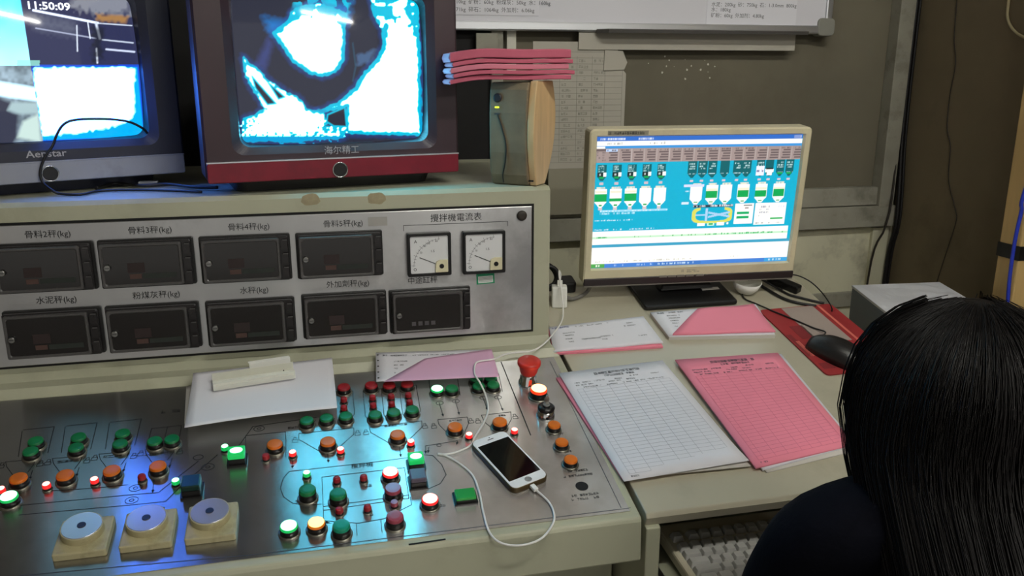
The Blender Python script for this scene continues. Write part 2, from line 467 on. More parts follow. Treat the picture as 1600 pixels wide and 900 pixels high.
tl = ['骨料2秤(kg)', '骨料3秤(kg)', '骨料4秤(kg)', '骨料5秤(kg)', '水泥秤(kg)', '粉煤灰秤(kg)', '水秤(kg)', '外加劑秤(kg)', '中途缸秤']
for i, (x, z) in enumerate(row1+row2):
    text('lettering', tl[i], .0135, FM @ T(x+(.008 if i < 8 else -.012), z+(.0525 if i < 4 else .0535), .0004), 'print_ink', con)
text('lettering', '攪拌機電流表', .0155, FM @ T(.240, 1.1465, .0004), 'print_ink', con)
b = MB(); b.ribbon([(.146, 1.127), (.146, 1.1365), (.334, 1.1365), (.334, 1.128)], .0008, .0004, FM); put('printed_bracket', b, con, m='print_ink', flat=True)
# ammeters
for (x, z) in ((.189, 1.0845), (.288, 1.0835)):
    M = FM @ T(x, z, 0); S = .078
    b = MB(); L = lambda d, zz: [(xx, yy, zz) for xx, yy in rr(S-2*d, S-2*d, .003)]
    b.loft([L(0, 0), L(0, .012), L(.001, .014), L(.005, .014), L(.0055, .011)], None, True, True); am = put('ammeter', b, con, M, 'black_plastic')
    b = MB(); b.rbox(S-.0112, S-.0112, .002, .0105, .0112); put('dial', b, am, M, 'meter_white')
    b = MB()
    cxn, cyn = .022, -.022
    arc = [(cxn+.050*cos(a), cyn+.050*sin(a)) for a in np.linspace(pi*.52, pi*.99, 22)]
    b.ribbon(arc, .0005, .0114, M)
    for k, a in enumerate(np.linspace(pi*.53, pi*.98, 13)):
        r2 = .054 if k % 3 == 0 else .052
        b.ribbon([(cxn+.0475*cos(a), cyn+.0475*sin(a)), (cxn+r2*cos(a), cyn+r2*sin(a))], .0005, .0114, M)
    b.ribbon([(-.026+.0022*cos(a), -.026+.0022*sin(a)) for a in np.linspace(0, 2*pi, 12)], .0008, .0114, M)
    put('scale', b, am, m='print_faint', flat=True)
    for (tx, ty, ts, ss) in ((-.024, .024, .008, 'A'), (.006, .006, .006, '1.5'), (-.008, .016, .005, '20'), (-.001, .020, .005, '40'), (.013, .024, .005, '60'), (-.015, .004, .005, '10')):
        text('lettering', ss, ts, M @ T(tx, ty, .0114), 'print_ink', am)
    b = MB(); a = radians(156); b.ribbon([(cxn, cyn), (cxn+.043*cos(a), cyn+.043*sin(a))], .0011, .0121, M); put('needle', b, am, m='print_ink', flat=True)
    b = MB(); b.loft([[(x1, y1, zz) for x1, y1 in [(.0325, -.0325), (.0325, -.010), (.018, -.010), (.012, -.013), (.010, -.020), (.010, -.0325)]] for zz in (.0105, .0155)]); put('pivot_cover', b, am, M, 'meter_cream', bevel=.0008)
    b = MB(); b.lathe([(.0042, .0155), (.0042, .0162)], 16); put('zero_screw', b, am, M @ T(.021, -.021, 0), 'black_plastic')
# green sticker, scraps of old tape, grommet
b = MB(); b.box(.2755, .309, 1.0225, 1.0425, 0, .0003, 'sticker_green', FM @ T(.29, 1.03, .0003) @ R(radians(2), 'Z') @ T(-.29, -1.03, 0)); b.box(.2785, .306, 1.0245, 1.037, 0.0003, .0005, 'sticker_white', FM @ T(.29, 1.03, .0003) @ R(radians(2), 'Z') @ T(-.29, -1.03, 0))
for k in range(4): b.ribbon([(.280, 1.0345-k*.0026), (.304, 1.0353-k*.0026)], .0006, .0011, FM, 'print_faint')
put('inspection_sticker', b, con)
b = MB(); b.box(.085, .118, 1.138, 1.1535, 0, .0004, M=FM); put('tape_scrap', b, con, m='tape_old')
b = MB(); b.lathe([(.009, 0), (.0095, .002), (.008, .005), (.004, .006)], 20); put('grommet', b, con, FM @ T(.360, 1.146, .0002), 'cable_brown')
for (px, py) in ((485, 312), (588, 310)):
    b = MB(); p = onY(px, py, FY-.0003)
    b.poly([(p.x+random.uniform(.9, 1.1)*.016*cos(a)*abs(cos(a))**-.3, FY-.0004, p.z+random.uniform(.85, 1.1)*.010*sin(a)) for a in np.arange(0, 2*pi, .35)]); put('glue_mark', b, con, m='glue', flat=True)

# ---- push buttons on the sloped plate (pixel of the cap's top face)
BH = .0165                                                    # cap height above the plate
def capmesh(name, r, h0, h1, mtop, mside, n=24):
    b = MB(); b.lathe([(r*1.02, h0), (r*1.0, h1-.0012), (r*.90, h1)], n, mside, cap0=False, cap1=False, smooth=True)
    b.lathe([(r*.90, h1), (r*.55, h1+.0006)], n, mtop, cap0=False, cap1=True); return b
PROTO = {}
def big_button(u, v, mtop, mside=None, scale=1.0, tall=1.0):
    h = BH*tall*scale; x, s = slope(u, v, h); M = SF @ T(x, s, .0016)
    key = ('b', scale, tall)
    if key not in PROTO:
        b = MB(); k = scale
        b.lathe([(.0148*k, 0), (.0148*k, .0018), (.0132*k, .0026)], 28, 'bezel_ring', cap1=True)
        b.lathe([(.0125*k, .0024), (.0122*k, h*.62), (.0116*k, h*.66)], 28, 'skirt', cap1=True)
        PROTO[key] = put('push_button', b, con, M); o = PROTO[key]
    else: o = share('push_button', PROTO[key], con, M)
    k2 = ('cap', mtop, mside, scale, tall)
    if k2 not in PROTO:
        PROTO[k2] = put('cap', capmesh('cap', .0116*scale, h*.58, h-.0022, mtop, mside or mtop), o, M)
    else: share('cap', PROTO[k2], o, M)
    return o
def lampbtn(u, v, mtop, mside):
    h = .0125; x, s = slope(u, v, h); M = SF @ T(x, s, .0016)
    if 'l' not in PROTO:
        b = MB(); b.lathe([(.0068, 0), (.0068, .0015), (.006, .002)], 20, 'bezel_ring', cap1=True); b.lathe([(.0056, .002), (.0056, h*.45)], 20, 'skirt')
        PROTO['l'] = put('indicator_lamp', b, con, M); o = PROTO['l']
    else: o = share('indicator_lamp', PROTO['l'], con, M)
    k2 = ('lc', mtop, mside)
    if k2 not in PROTO:
        b = MB(); b.lathe([(.0056, h*.4), (.0056, h*.72), (.0048, h*.9)], 20, mside, cap0=False, cap1=False); b.lathe([(.0048, h*.9), (.003, h*.99), (.001, h)], 20, mtop, cap0=False)
        PROTO[k2] = put('lens', b, o, M)
    else: share('lens', PROTO[k2], o, M)
for p in ((55, 687), (47, 703), (122, 681), (118, 697), (191, 675), (187, 691), (241, 687), (268, 684), (479, 655), (510, 651), (540, 648), (586, 646), (615, 642), (644, 638), (706, 605), (744, 589), (767, 588), (748, 601), (771, 599)):
    big_button(*p, 'cap_green', scale=.92)
for p in ((480, 763), (528, 769)): big_button(*p, 'cap_green', tall=1.25)
big_button(533, 819, 'cap_teal', tall=1.25)
for p in ((28, 745), (101, 740), (174, 733), (246, 726), (429, 692), (512, 688), (621, 677), (711, 665), (781, 657)): big_button(*p, 'cap_orange')
for p in ((866, 662), (878, 689), (892, 716)): big_button(*p, 'cap_orange', scale=.9)
for p in ((537, 603), (580, 600), (608, 600), (636, 598)): big_button(*p, 'cap_red', scale=.92)
big_button(617, 805, 'cap_pink', tall=1.25); big_button(614, 761, 'cap_lilac_sheen', 'cap_pink', tall=1.25)
for p in ((610, 736), (672, 778)): big_button(*p, 'glow_red', 'glow_red_side')
for p in ((13, 774), (451, 820)): big_button(*p, 'glow_green', 'glow_green_side')
big_button(683, 606, 'glow_green', 'glow_green_side', scale=.92)
big_button(494, 815, 'glow_amber', 'glow_amber_side')
mat('glow_orange', (255, 120, 60), .4, emit=(1, .52, .2), es=4.2)
mat('glow_orange_side', (220, 20, 10), .35, emit=(1, .06, .01), es=.9)
big_button(842, 606, 'glow_orange', 'glow_orange_side', scale=1.22)
for p in ((1, 763), (72, 756), (147, 748), (457, 706), (532, 701), (642, 689), (733, 678), (804, 671)): lampbtn(*p, 'glow_red', 'glow_red_side')
for p in ((274, 750), (351, 697), (479, 738)): lampbtn(*p, 'glow_green', 'glow_green_side')
for p in ((221, 743), (415, 711), (537, 622), (537, 635), (582, 619), (583, 631), (611, 617), (612, 629), (638, 615), (640, 626), (526, 747), (568, 744), (530, 795), (574, 791)): lampbtn(*p, 'cap_red', 'cap_red')
lampbtn(616, 784, 'cap_lilac_sheen', 'cap_pink')
def square_button(u, v, w, d, h, mtop, mside, glow=None):
    x, s = slope(u, v, h); M = SF @ T(x, s, .0016)
    b = MB(); b.rbox(w+.005, d+.005, .002, 0, .003, 0, 'skirt'); b.rbox(w, d, .0015, .003, h*.55, 0, 'skirt'); o = put('square_button', b, con, M)
    b = MB(); b.rbox(w, d, .002, h*.55, h-.001, .0015, mside, mcap=mtop); c = put('cap', b, o, M)
    if glow:
        b = MB(); b.loft([[(w*.38*cos(a), d*.3*sin(a), zz) for a in np.linspace(0, 2*pi, 20, endpoint=False)] for zz in (h-.0012, h-.0006)]); put('lens', b, c, M, glow)
square_button(369, 704, .024, .022, .022, 'glow_green_side', 'glow_green_side', 'glow_green')
square_button(298, 751, .025, .026, .022, 'dark_green', 'dark_green')
square_button(650, 713, .023, .022, .020, 'glow_green_side', 'glow_green_side', 'glow_green')
square_button(653, 740, .023, .024, .020, 'mauve', 'mauve')
square_button(727, 771, .029, .022, .012, 'green_box', 'green_box')
# emergency stop
x, s = slope(827, 566, .045); M = SF @ T(x, s, .0016)
b = MB(); b.lathe([(.0165, 0), (.0165, .003), (.0145, .004), (.0145, .014), (.0125, .016), (.0125, .022)], 28, 'chrome'); es = put('emergency_stop', b, con, M)
b = MB(); b.lathe([(.0135, .021), (.0155, .026), (.0175, .037), (.0205, .040), (.0205, .045), (.0175, .0475), (.006, .0485)], 32); put('mushroom_head', b, es, M, 'estop')
# key switch
x, s = slope(854, 631, .026); M = SF @ T(x, s, .0016)
b = MB(); b.lathe([(.0155, 0), (.0155, .003), (.014, .005), (.014, .014)], 28, 'chrome'); b.lathe([(.014, .014), (.0145, .018), (.011, .021)], 28, 'skirt', cap0=False); ks = put('key_switch', b, con, M)
b = MB(); b.lathe([(.006, .021), (.006, .024)], 18); put('key_barrel', b, ks, M, 'grey_metal')
b = MB(); b.loft([[(x1, zz, y1) for x1, y1 in [(.004*cos(a)+0, .0335+.0075*sin(a)) for a in np.linspace(0, 2*pi, 16, endpoint=False)]] for zz in (-.001, .001)]); b.box(-.0025, .0025, -.001, .001, .023, .028); put('key', b, ks, M, 'grey_metal')
# empty drilled hole
x, s = slope(909, 761); b = MB(); b.lathe([(.0095, .0002), (.0095, .0005)], 24); put('drilled_hole', b, con, SF @ T(x, s, .0016), 'dark_gap')
# three square-based dial knobs
for (u, v) in ((131, 836), (232, 824), (331, 813)):
    x, s = slope(u, v, .012); M = SF @ T(x, s, .0016)
    b = MB(); b.rbox(.064, .064, .003, 0, .011, .002); kb = put('dial_knob', b, con, M, 'knob_beige')
    b = MB(); b.lathe([(.026, .011), (.026, .020), (.0255, .0215)], 36, cap0=False); put('dial_barrel', b, kb, M @ T(-.002, .006, 0), 'knob_beige')
    b = MB(); b.lathe([(.0245, .0214), (.0240, .0222)], 36, cap0=False); put('dial_disc', b, kb, M @ T(-.002, .006, 0), 'knob_disc')
    b = MB(); b.lathe([(.0055, .0222), (.0052, .0232)], 20, cap0=False); put('dial_pin', b, kb, M @ T(-.002, .006, 0), 'tv_navy')
# printed mimic diagram
dg = MB(); LW = .0009; HH = .0019
def pl(*pts, w=LW): dg.ribbon([slope(*p) for p in pts], w, HH, SF)
def arrow(a, c):
    pl(a, c); A, B = slope(*a), slope(*c); d = Vector((B[0]-A[0], B[1]-A[1])).normalized(); n = Vector((-d.y, d.x))
    q = [Vector(B)+d*.004, Vector(B)-d*.003+n*.0022, Vector(B)-d*.003-n*.0022]; dg.poly([tuple(SF @ Vector((k.x, k.y, HH))) for k in q])
def ell(u, v, r):
    c = slope(u, v); dg.ribbon([(c[0]+r*cos(a), c[1]+r*.8*sin(a)) for a in np.linspace(0, 2*pi, 25)], LW*.8, HH, SF)
def lock(u, v):
    c = slope(u, v); k = .004; dg.ribbon([(c[0]-k, c[1]-k), (c[0]+k, c[1]-k), (c[0]+k, c[1]+k*.6), (c[0]-k, c[1]+k*.6), (c[0]-k, c[1]-k)], LW*.8, HH, SF)
    dg.ribbon([(c[0]-k*.6, c[1]+k*.6), (c[0]-k*.5, c[1]+k*2), (c[0]+k*.5, c[1]+k*2), (c[0]+k*.6, c[1]+k*.6)], LW*.8, HH, SF)
pl((467, 679), (553, 670)); pl((467, 679), (467, 688), (502, 708)); pl((553, 670), (553, 680), (522, 707)); pl((502, 708), (522, 707), (522, 710), (502, 711), (502, 708)); arrow((512, 711), (513, 722))
pl((577, 669), (659, 659)); pl((577, 669), (579, 677), (614, 697)); pl((659, 659), (659, 669), (629, 698)); pl((614, 697), (632, 695), (632, 698), (615, 700), (614, 697)); arrow((624, 699), (626, 713))
pl((684, 657), (730, 653)); pl((684, 657), (686, 665), (707, 686)); pl((730, 653), (732, 663), (722, 686)); arrow((715, 690), (714, 694))
pl((752, 650), (798, 645)); pl((752, 650), (757, 661), (775, 675)); pl((798, 645), (799, 656), (790, 673))
for p in ((461, 690), (559, 679), (572, 678), (664, 668), (678, 668), (736, 660), (747, 660), (805, 653)): lock(*p)
pl((384, 700), (384, 682), (446, 676), (447, 690)); pl((447, 690), (447, 716)); pl((384, 700), (384, 722))
pl((567, 612), (571, 652), (580, 661), (592, 660), (597, 652)); pl((596, 611), (600, 650), (606, 658), (624, 655), (628, 648)); pl((624, 608), (629, 648), (635, 656), (652, 653), (657, 643), (650, 603)); pl((567, 612), (650, 603))
pl((551, 612), (554, 648)); pl((468, 660), (474, 668), (488, 666), (493, 658)); pl((499, 658), (505, 665), (518, 663), (523, 655)); pl((530, 654), (535, 661), (547, 659), (554, 648))
for (a, c) in (((686, 630), (692, 650)), ((711, 627), (717, 647)), ((754, 622), (761, 640)), ((777, 621), (785, 641))): ell(a[0]+1, a[1]+1, .006); arrow(a, c)
pl((668, 578), (673, 616)); pl((712, 574), (719, 619)); pl((733, 572), (738, 612)); pl((779, 585), (785, 613))
pl((783, 567), (829, 681), w=.0016)
pl((452, 738), (443, 748), (438, 764), (443, 778), (458, 788), (480, 791), (502, 789)); pl((452, 738), (580, 724), (640, 716)); pl((663, 712), (676, 713), (690, 727), (697, 743), (688, 757), (670, 765))
pl((503, 747), (632, 732), (639, 780), (505, 799)); pl((503, 747), (506, 815), (560, 819), (600, 812), (643, 790), (641, 778)); pl((557, 819), (558, 838)); pl((595, 814), (597, 833)); pl((505, 793), (638, 775)); arrow((506, 817), (512, 818))
pl((665, 698), (665, 709)); pl((665, 698), (715, 690)); ell(686, 697, .0035); arrow((665, 700), (665, 708)); arrow((670, 700), (669, 707))
arrow((458, 716), (457, 731)); arrow((242, 735), (239, 769))
pl((32, 791), (200, 775), (248, 771), (310, 722)); pl((72, 769), (150, 764), (200, 759)); pl((30, 806), (200, 791), (259, 785), (284, 760), (340, 712)); ell(212, 764, .0085); ell(212, 764, .003); ell(206, 783, .0085); ell(206, 783, .003); ell(325, 731, .009); ell(325, 731, .003); ell(310, 716, .007); ell(405, 671, .008); ell(405, 671, .003)
pl((360, 716), (395, 668), (420, 664), (520, 650))
for (x0, y0) in ((101, 740), (174, 733), (246, 726), (28, 745)):
    pl((x0-19, y0-22), (x0-17, y0-14), (x0-8, y0-2)); pl((x0+28, y0-26), (x0+25, y0-18), (x0+16, y0-6)); pl((x0-19, y0-22), (x0+28, y0-26)); lock(x0-26, y0-15); lock(x0+35, y0-18); arrow((x0+23, y0-8), (x0+19, y0+4))
for (x0, y0) in ((55, 687), (122, 681), (191, 675)):
    pl((x0-18, y0-14), (x0+30, y0-19), (x0+20, y0+22)); pl((x0-20, y0-12), (x0-26, y0+28))
pl((237, 671), (230, 700)); pl((262, 668), (258, 684)); pl((284, 666), (278, 698)); pl((237, 671), (284, 666))
put('printed_diagram', dg, con, m='print_ink', flat=True)
# plate border line
b = MB(); b.ribbon([slope(30, 901), slope(400, 868), slope(985, 795)], .0009, HH, SF); b.ribbon([(.400, .012), (.400, .40)], .0008, HH, SF); put('border_line', b, con, m='print_faint', flat=True)
for (u0, u1, v, h) in ((450, 482, 670, .005), (601, 636, 667, .005), (775, 792, 651, .004), (702, 722, 659, .004), (103, 185, 829, .008), (218, 262, 801, .008), (305, 345, 795, .006), (84, 116, 724, .005), (156, 190, 716, .005), (228, 265, 712, .005), (245, 285, 646, .007), (462, 500, 785, .005), (480, 512, 832, .005), (436, 470, 836, .005), (655, 695, 795, .004), (570, 580, 761, .005), (578, 588, 806, .005), (886, 920, 738, .004), (880, 925, 746, .004), (893, 935, 776, .004), (893, 935, 782, .004), (858, 880, 681, .004), (873, 893, 708, .004)):
    dg = MB(); a, c = slope(u0, v), slope(u1, v-(u1-u0)*.09); scribble(dg, a[0], c[0], (a[1]+c[1])/2, h, SF, HH, None)
    put('small_print', dg, con, m='print_ink', flat=True)
a = slope(566, 729); text('lettering', '攪拌機', .011, SF @ T(a[0], a[1], HH), 'print_ink', con)
# olive front lip chips
b = MB(); b.ribbon([slope(640, 851), slope(695, 843)], .003, .0004, SF); put('paint_chip', b, con, m='dark_gap', flat=True)

# ================================================================== PICTURES FOR THE SCREENS
def noise2(u, v, sc, seed=0):
    r = np.random.default_rng(seed); g = r.random((64, 64))
    x, y = u/sc, v/sc; xi, yi = np.floor(x).astype(int), np.floor(y).astype(int); fx, fy = x-xi, y-yi
    fx, fy = fx*fx*(3-2*fx), fy*fy*(3-2*fy); G = lambda a, c: g[a % 64, c % 64]
    return (G(xi, yi)*(1-fx)+G(xi+1, yi)*fx)*(1-fy)+(G(xi, yi+1)*(1-fx)+G(xi+1, yi+1)*fx)*fy
def sdpoly(u, v, P):
    P = np.array(P, float); d = np.full(u.shape, 1e9); ins = np.zeros(u.shape, bool)
    for a, c in zip(P, np.roll(P, -1, 0)):
        e = c-a; wx, wy = u-a[0], v-a[1]; t = np.clip((wx*e[0]+wy*e[1])/(e@e+1e-12), 0, 1)
        d = np.minimum(d, np.hypot(wx-e[0]*t, wy-e[1]*t))
        cr = ((a[1] > v) != (c[1] > v)) & (u < (c[0]-a[0])*(v-a[1])/((c[1]-a[1])+1e-12)+a[0]); ins ^= cr
    return np.where(ins, -d, d)
def blend(col, mask, c):
    mk = np.clip(mask, 0, 1)[..., None]; return col*(1-mk)+np.array(c)*mk
WH2, CY2, DK2 = (1.4, 9.8, 14.0), (.0, .56, .82), (.024, .027, .048)
def img_tv2(u, v):
    x, y = (u-280)*2.902, v*2.902
    nz = (noise2(x, y, 14, 1)-.5)*16+(noise2(x, y, 45, 2)-.5)*14
    col = np.ones(u.shape+(3,))*np.array(DK2)
    A = [(430, 150), (480, 110), (530, 40), (640, 20), (760, 60), (750, 130), (745, 270), (710, 322), (650, 345), (590, 330), (520, 280), (470, 215)]
    B = [(1078, -40), (1098, 612), (758, 602), (762, 482), (610, 512), (720, 470), (800, 400), (838, 330), (905, 268), (932, 200), (920, 130), (885, 70), (868, -40)]
    Cc = [(292, 262), (330, 300), (400, 360), (480, 420), (550, 455), (580, 500), (650, 515), (668, 555), (645, 578), (752, 582), (745, 622), (520, 636), (292, 640), (294, 540), (350, 525), (392, 492), (340, 410), (302, 345)]
    soft = lambda d, w: np.clip(.5-d/w, 0, 1)
    H = [(385, 75), (470, 95), (560, 50), (600, 10), (780, 10), (770, 110), (560, 130), (430, 160), (400, 130)]
    col = blend(col, soft(sdpoly(x, y, H)+nz, 40)*.9, (.01, .20, .62)); col = blend(col, soft(sdpoly(x, y, [(345, 300), (400, 170), (430, 190), (390, 310)])+nz*.5, 30)*.5, (.06, .09, .35))
    col = blend(col, soft(sdpoly(x, y, [(520, -10), (780, -20), (770, 90), (520, 90)])+nz, 16)*(noise2(x, y, 22, 5) > .45), CY2)
    for P in (A, B, Cc):
        d = sdpoly(x, y, P)+nz*.5
        col = blend(col, soft(d-20, 16)*.35, (.02, .10, .45)); col = blend(col, soft(d-6, 5), CY2)
        thr = d+(8 if P is not Cc else 2)
        if P is B: thr = np.where(y < 170, thr+(noise2(x, y, 20, 9)-.30)*230*(1-y/190).clip(0, 1), thr)
        if P is Cc: thr = np.where(y > 545, thr+(noise2(x, y, 10, 11)-.42)*80, thr+(noise2(x, y, 16, 12)-.5)*16)
        if P is A: thr = np.where(y < 185, thr+(noise2(x, y, 20, 7)-.15)*110*(1-y/185).clip(0, 1), thr)
        col = blend(col, soft(thr+3, 3), WH2)
    for P in ([(330, 345), (440, 470), (400, 475), (345, 400)], [(400, 370), (480, 440), (450, 450)], [(672, 520), (752, 486), (760, 575), (700, 572), (668, 552)]):
        d = sdpoly(x, y, P); col = blend(col, soft(d-3, 5), CY2); col = blend(col, soft(d+4, 5), DK2)
    d = sdpoly(x, y, [(790, 190), (805, 300), (790, 370), (783, 370), (796, 300), (783, 195)]); col = blend(col, soft(d, 4)*.12, (.05, .35, .6))
    d = sdpoly(x, y, [(805, 250), (880, 230), (870, 270), (810, 300)])+nz; col = blend(col, soft(d, 20)*.5, (.10, .22, .45))
    edge = np.minimum(1098-x, 622-y); col = blend(col, soft(edge-6, 8)*(col[..., 1] > .4), (.0, .38, .75))
    return col
WH1 = (1.2, 4.6, 23.0)
def img_tv1(u, v):
    nz = (noise2(u, v, 5, 21)-.5); n2 = noise2(u, v, 17, 22)
    col = np.ones(u.shape+(3,))*np.array((.03, .035, .10)); soft = lambda d, w: np.clip(.5-d/w, 0, 1)
    ud = 32+(v/100.0)*16                                          # divider of the four pictures
    lt = (u < ud) & (v < 103); col = np.where(lt[..., None], np.array((.20, 1.25, 1.9))*(.75+.35*n2[..., None])+np.array((.5, .4, .2))*np.clip((v-20)/90, 0, 1)[..., None], col)
    lb = (u < ud) & (v >= 103)
    g = np.clip(.25+.5*n2+nz*.3, .03, .8)[..., None]*np.array((.55, .75, .9)); col = np.where(lb[..., None], g, col)
    col = blend(col, lb*soft(sdpoly(u, v, [(-200, 125), (0, 128), (60, 138), (60, 158), (0, 150), (-200, 148)]), 6), (1.2, 1.9, 2.4))
    col = blend(col, lb*soft(sdpoly(u, v, [(-200, 150), (0, 152), (20, 160), (14, 172), (30, 178), (28, 215), (20, 230), (-200, 230)]), 10), (.04, .045, .08))
    col = blend(col, lb*soft(sdpoly(u, v, [(18, 160), (60, 160), (62, 178), (30, 178), (12, 172)]), 6), (.45, .62, .66)); col = blend(col, lb*soft(sdpoly(u, v, [(27, 215), (36, 190), (60, 178), (64, 222)]), 6), (.65, .85, .8))
    rt = (u >= ud) & (v < 101)
    col = blend(col, rt*soft(sdpoly(u, v, [(120, -60), (205, -60), (205, 22), (150, 24), (110, 10)])+nz*14, 12)*.9, (.28, .30, .36)); col = blend(col, rt*soft(sdpoly(u, v, [(150, 22), (200, 26), (196, 36), (152, 32)])+nz*4, 6), (.42, .22, .08))
    col = blend(col, rt*soft(sdpoly(u, v, [(50, 22), (118, 34), (120, 54), (60, 46)])+nz*8, 20)*.6, (.16, .18, .26))
    for (a, c, w, k) in (((52, 16), (153, 36), 1.8, (1.5, 1.7, 2.2)), ((150, 36), (206, 40), 1.0, (.8, .9, 1.1)), ((56, 44), (150, 60), 1.2, (.45, .5, .7)), ((160, 62), (208, 67), 1.2, (.7, .8, 1.0)), ((166, 77), (210, 81), 1.6, (.8, .9, 1.2)), ((137, 34), (141, 60), 1.0, (1.0, 1.1, 1.3)), ((120, 40), (121, 80), 1.1, (.9, 1, 1.2)), ((150, 36), (156, 60), 2.2, (.8, .9, 1.1)), ((151, 76), (152, 98), 1.6, (1.0, 1.1, 1.3))):
        a, c = np.array(a, float), np.array(c, float); e = c-a; t = np.clip(((u-a[0])*e[0]+(v-a[1])*e[1])/(e@e), 0, 1); d = np.hypot(u-a[0]-e[0]*t, v-a[1]-e[1]*t)
        col = blend(col, rt*np.clip(1.3-d/w, 0, 1), k)
    col = blend(col, rt*soft(sdpoly(u, v, [(143, 42), (160, 40), (162, 90), (146, 96)])+nz*10, 8)*.8, (.015, .018, .03))
    rb = (u >= ud) & (v >= 101)
    Q = [(51, 112), (62, 104), (215, 104), (226, 214), (64, 220)]; d = sdpoly(u, v, Q)
    col = blend(col, rb*soft(d-6, 12), (.01, .10, .85)); col = blend(col, rb*soft(d+1, 2), (.0, .50, 1.15))
    d2 = sdpoly(u, v, [(52, 108), (64, 106), (211, 106), (211, 180), (203, 188), (175, 199), (120, 208), (66, 213)])+nz*5
    col = blend(col, rb*soft(d2, 3), WH1)
    for c0 in (103,): col = blend(col, ((v > 94) & (v < 103) & (u > 27) & (u < 62))*.7, (.35, .9, .8))
    return col
def screen_mesh(name, M, x0, x1, y0, y1, bulge, nx, ny, fn, mname, parent, r=.02, uvspace=False):
    """curved glass: grid in local x, y with a spherical bulge along local z"""
    xs, ys = np.linspace(x0, x1, nx), np.linspace(y0, y1, ny); X, Y = np.meshgrid(xs, ys)
    cx, cy = (x0+x1)/2, (y0+y1)/2; q = ((X-cx)/(x1-x0)*2)**2*.62+((Y-cy)/(y1-y0)*2)**2*.38; Z = bulge*(1-q)
    L = np.stack([X, Y, Z, np.ones_like(X)], -1).reshape(-1, 4)
    me = bpy.data.meshes.new(name); idx = np.arange(nx*ny).reshape(ny, nx)
    F = np.stack([idx[:-1, :-1], idx[:-1, 1:], idx[1:, 1:], idx[1:, :-1]], -1).reshape(-1, 4)
    me.from_pydata(L[:, :3].tolist(), [], F.tolist())
    if uvspace: col = fn((X-x0)/(x1-x0), (y1-Y)/(y1-y0)).reshape(-1, 3)
    else:
        Wd = (np.array(M) @ L.T).T[:, :3]; u, v = project(Wd); col = fn(u, v)
    at = me.color_attributes.new('picture', 'FLOAT_COLOR', 'POINT'); at.data.foreach_set('color', np.concatenate([col, np.ones((len(L), 1))], 1).astype(np.float32).ravel())
    me.materials.append(MATS[mname]); me.polygons.foreach_set('use_smooth', [True]*len(F)); me.update()
    o = bpy.data.objects.new(name, me); return link(o, parent, M)

# ================================================================== TELEVISIONS
def television(label, o, yaw, cx, half, scr, red, name):
    """o: point on the shelf in the plane of the front, cx: middle of the set, scr: visible glass x0,x1,y0,y1"""
    M = frame_vertical(o, yaw); root = thing('television', label, 'television', tuple(M @ Vector((cx, 0, -.15))), yaw)
    y0, y1 = .021, .40; sx0, sx1, sy0, sy1 = scr; ccx, ccy = (sx0+sx1)/2, (sy0+sy1)/2
    case = 'tv_maroon' if red else 'tv_navy'
    L = lambda w, h, x, y, z, r: [(a, c, z) for a, c in rr(w, h, r, x, y, 6)]
    W, H = 2*half, y1-y0; my = (y0+y1)/2; sw, sh = sx1-sx0, sy1-sy0
    b = MB()
    b.loft([L(W*.97, H*.97, cx, my, -.10, .02), L(W, H, cx, my, -.095, .012), L(W, H, cx, my, -.004, .012), L(W-.008, H-.008, cx, my, 0, .010), L(sw+.040, sh+.036, ccx, ccy, -.001, .020), L(sw+.012, sh+.012, ccx, ccy, -.010, .018), L(sw, sh, ccx, ccy, -.036, .016)], None, False, False)
    put('front_bezel', b, root, M, case)
    b = MB(); b.loft([L(W*.97, H*.97, cx, my, -.10, .02), L(W*.94, H*.93, cx, my, -.17, .03), L(W*.70, H*.66, cx, my-.01, -.33, .04), L(W*.5, H*.45, cx, my-.02, -.39, .03)], None, True, True); put('back_housing', b, root, M, case)
    screen_mesh('screen', M @ T(0, 0, -.034), sx0-.004, sx1+.004, sy0-.004, sy1+.004, .030, 330, 250, img_tv2 if red else img_tv1, 'screen_tv', root)
    # lower strip
    b = MB(); b.rbox(W-.004, .034, .004, 0, .005, .002, cx=cx, cy=y0+.0175); st = put('lower_strip', b, root, M, 'tv_red' if red else 'tv_silver')
    b = MB(); b.box(cx-half+.002, cx+half-.002, y0+.0335, y0+.0355, 0, .006); put('chrome_line', b, root, M, 'alu' if red else 'tv_silver')
    b = MB(); n = 32
    b.loft([[(r*cos(2*pi*k/n), r*sin(2*pi*k/n), z) for k in range(n)] for r, z in ((.0135, .005), (.0135, .0075), (.0118, .0075), (.0116, .0055))], 'chrome', False, False, smooth=True); b.loft([[(r*cos(2*pi*k/n), r*sin(2*pi*k/n), z) for k in range(n)] for r, z in ((.0117, .0052), (.0112, .0066))], 'black_plastic', False, True); put('power_button', b, st, M @ T(cx-.001, y0+.0145, 0))
    # foot
    b = MB(); b.loft([L(.345, .25, cx, -.16, 0, .02), L(.355, .26, cx, -.16, .016, .02), L(.375, .28, cx, -.16, .022, .02)], None, True, True)
    b.v = [(x, z+.001, y) for x, y, z in b.v]; put('foot', b, root, M, 'dark_plastic' if red else 'tv_navy')
    if red: text('brand_lettering', '海尔精工', .0155, M @ T(.001, .068, .0006), 'silver_print', root, stretch=1.0)
    else:
        text('brand_lettering', 'Aenstar', .0165, M @ T(cx-.002, .068, .0006), 'silver_print', root, stretch=1.15, bold=.0002)
        text('clock_digits', '11:50:09', .0165, M @ T(cx+.032, .3045, -.0085), 'clock_glow', root, stretch=1.15, bold=.0004)
    b = MB()
    for k in range(9): b.box(cx-half*.6, cx+half*.6, .30+k*.008, .304+k*.008, -.171-.004, -.17)
    return root, M
mat('clock_glow', (230, 230, 235), .5, emit=(.8, .85, 1.0), es=1.1)
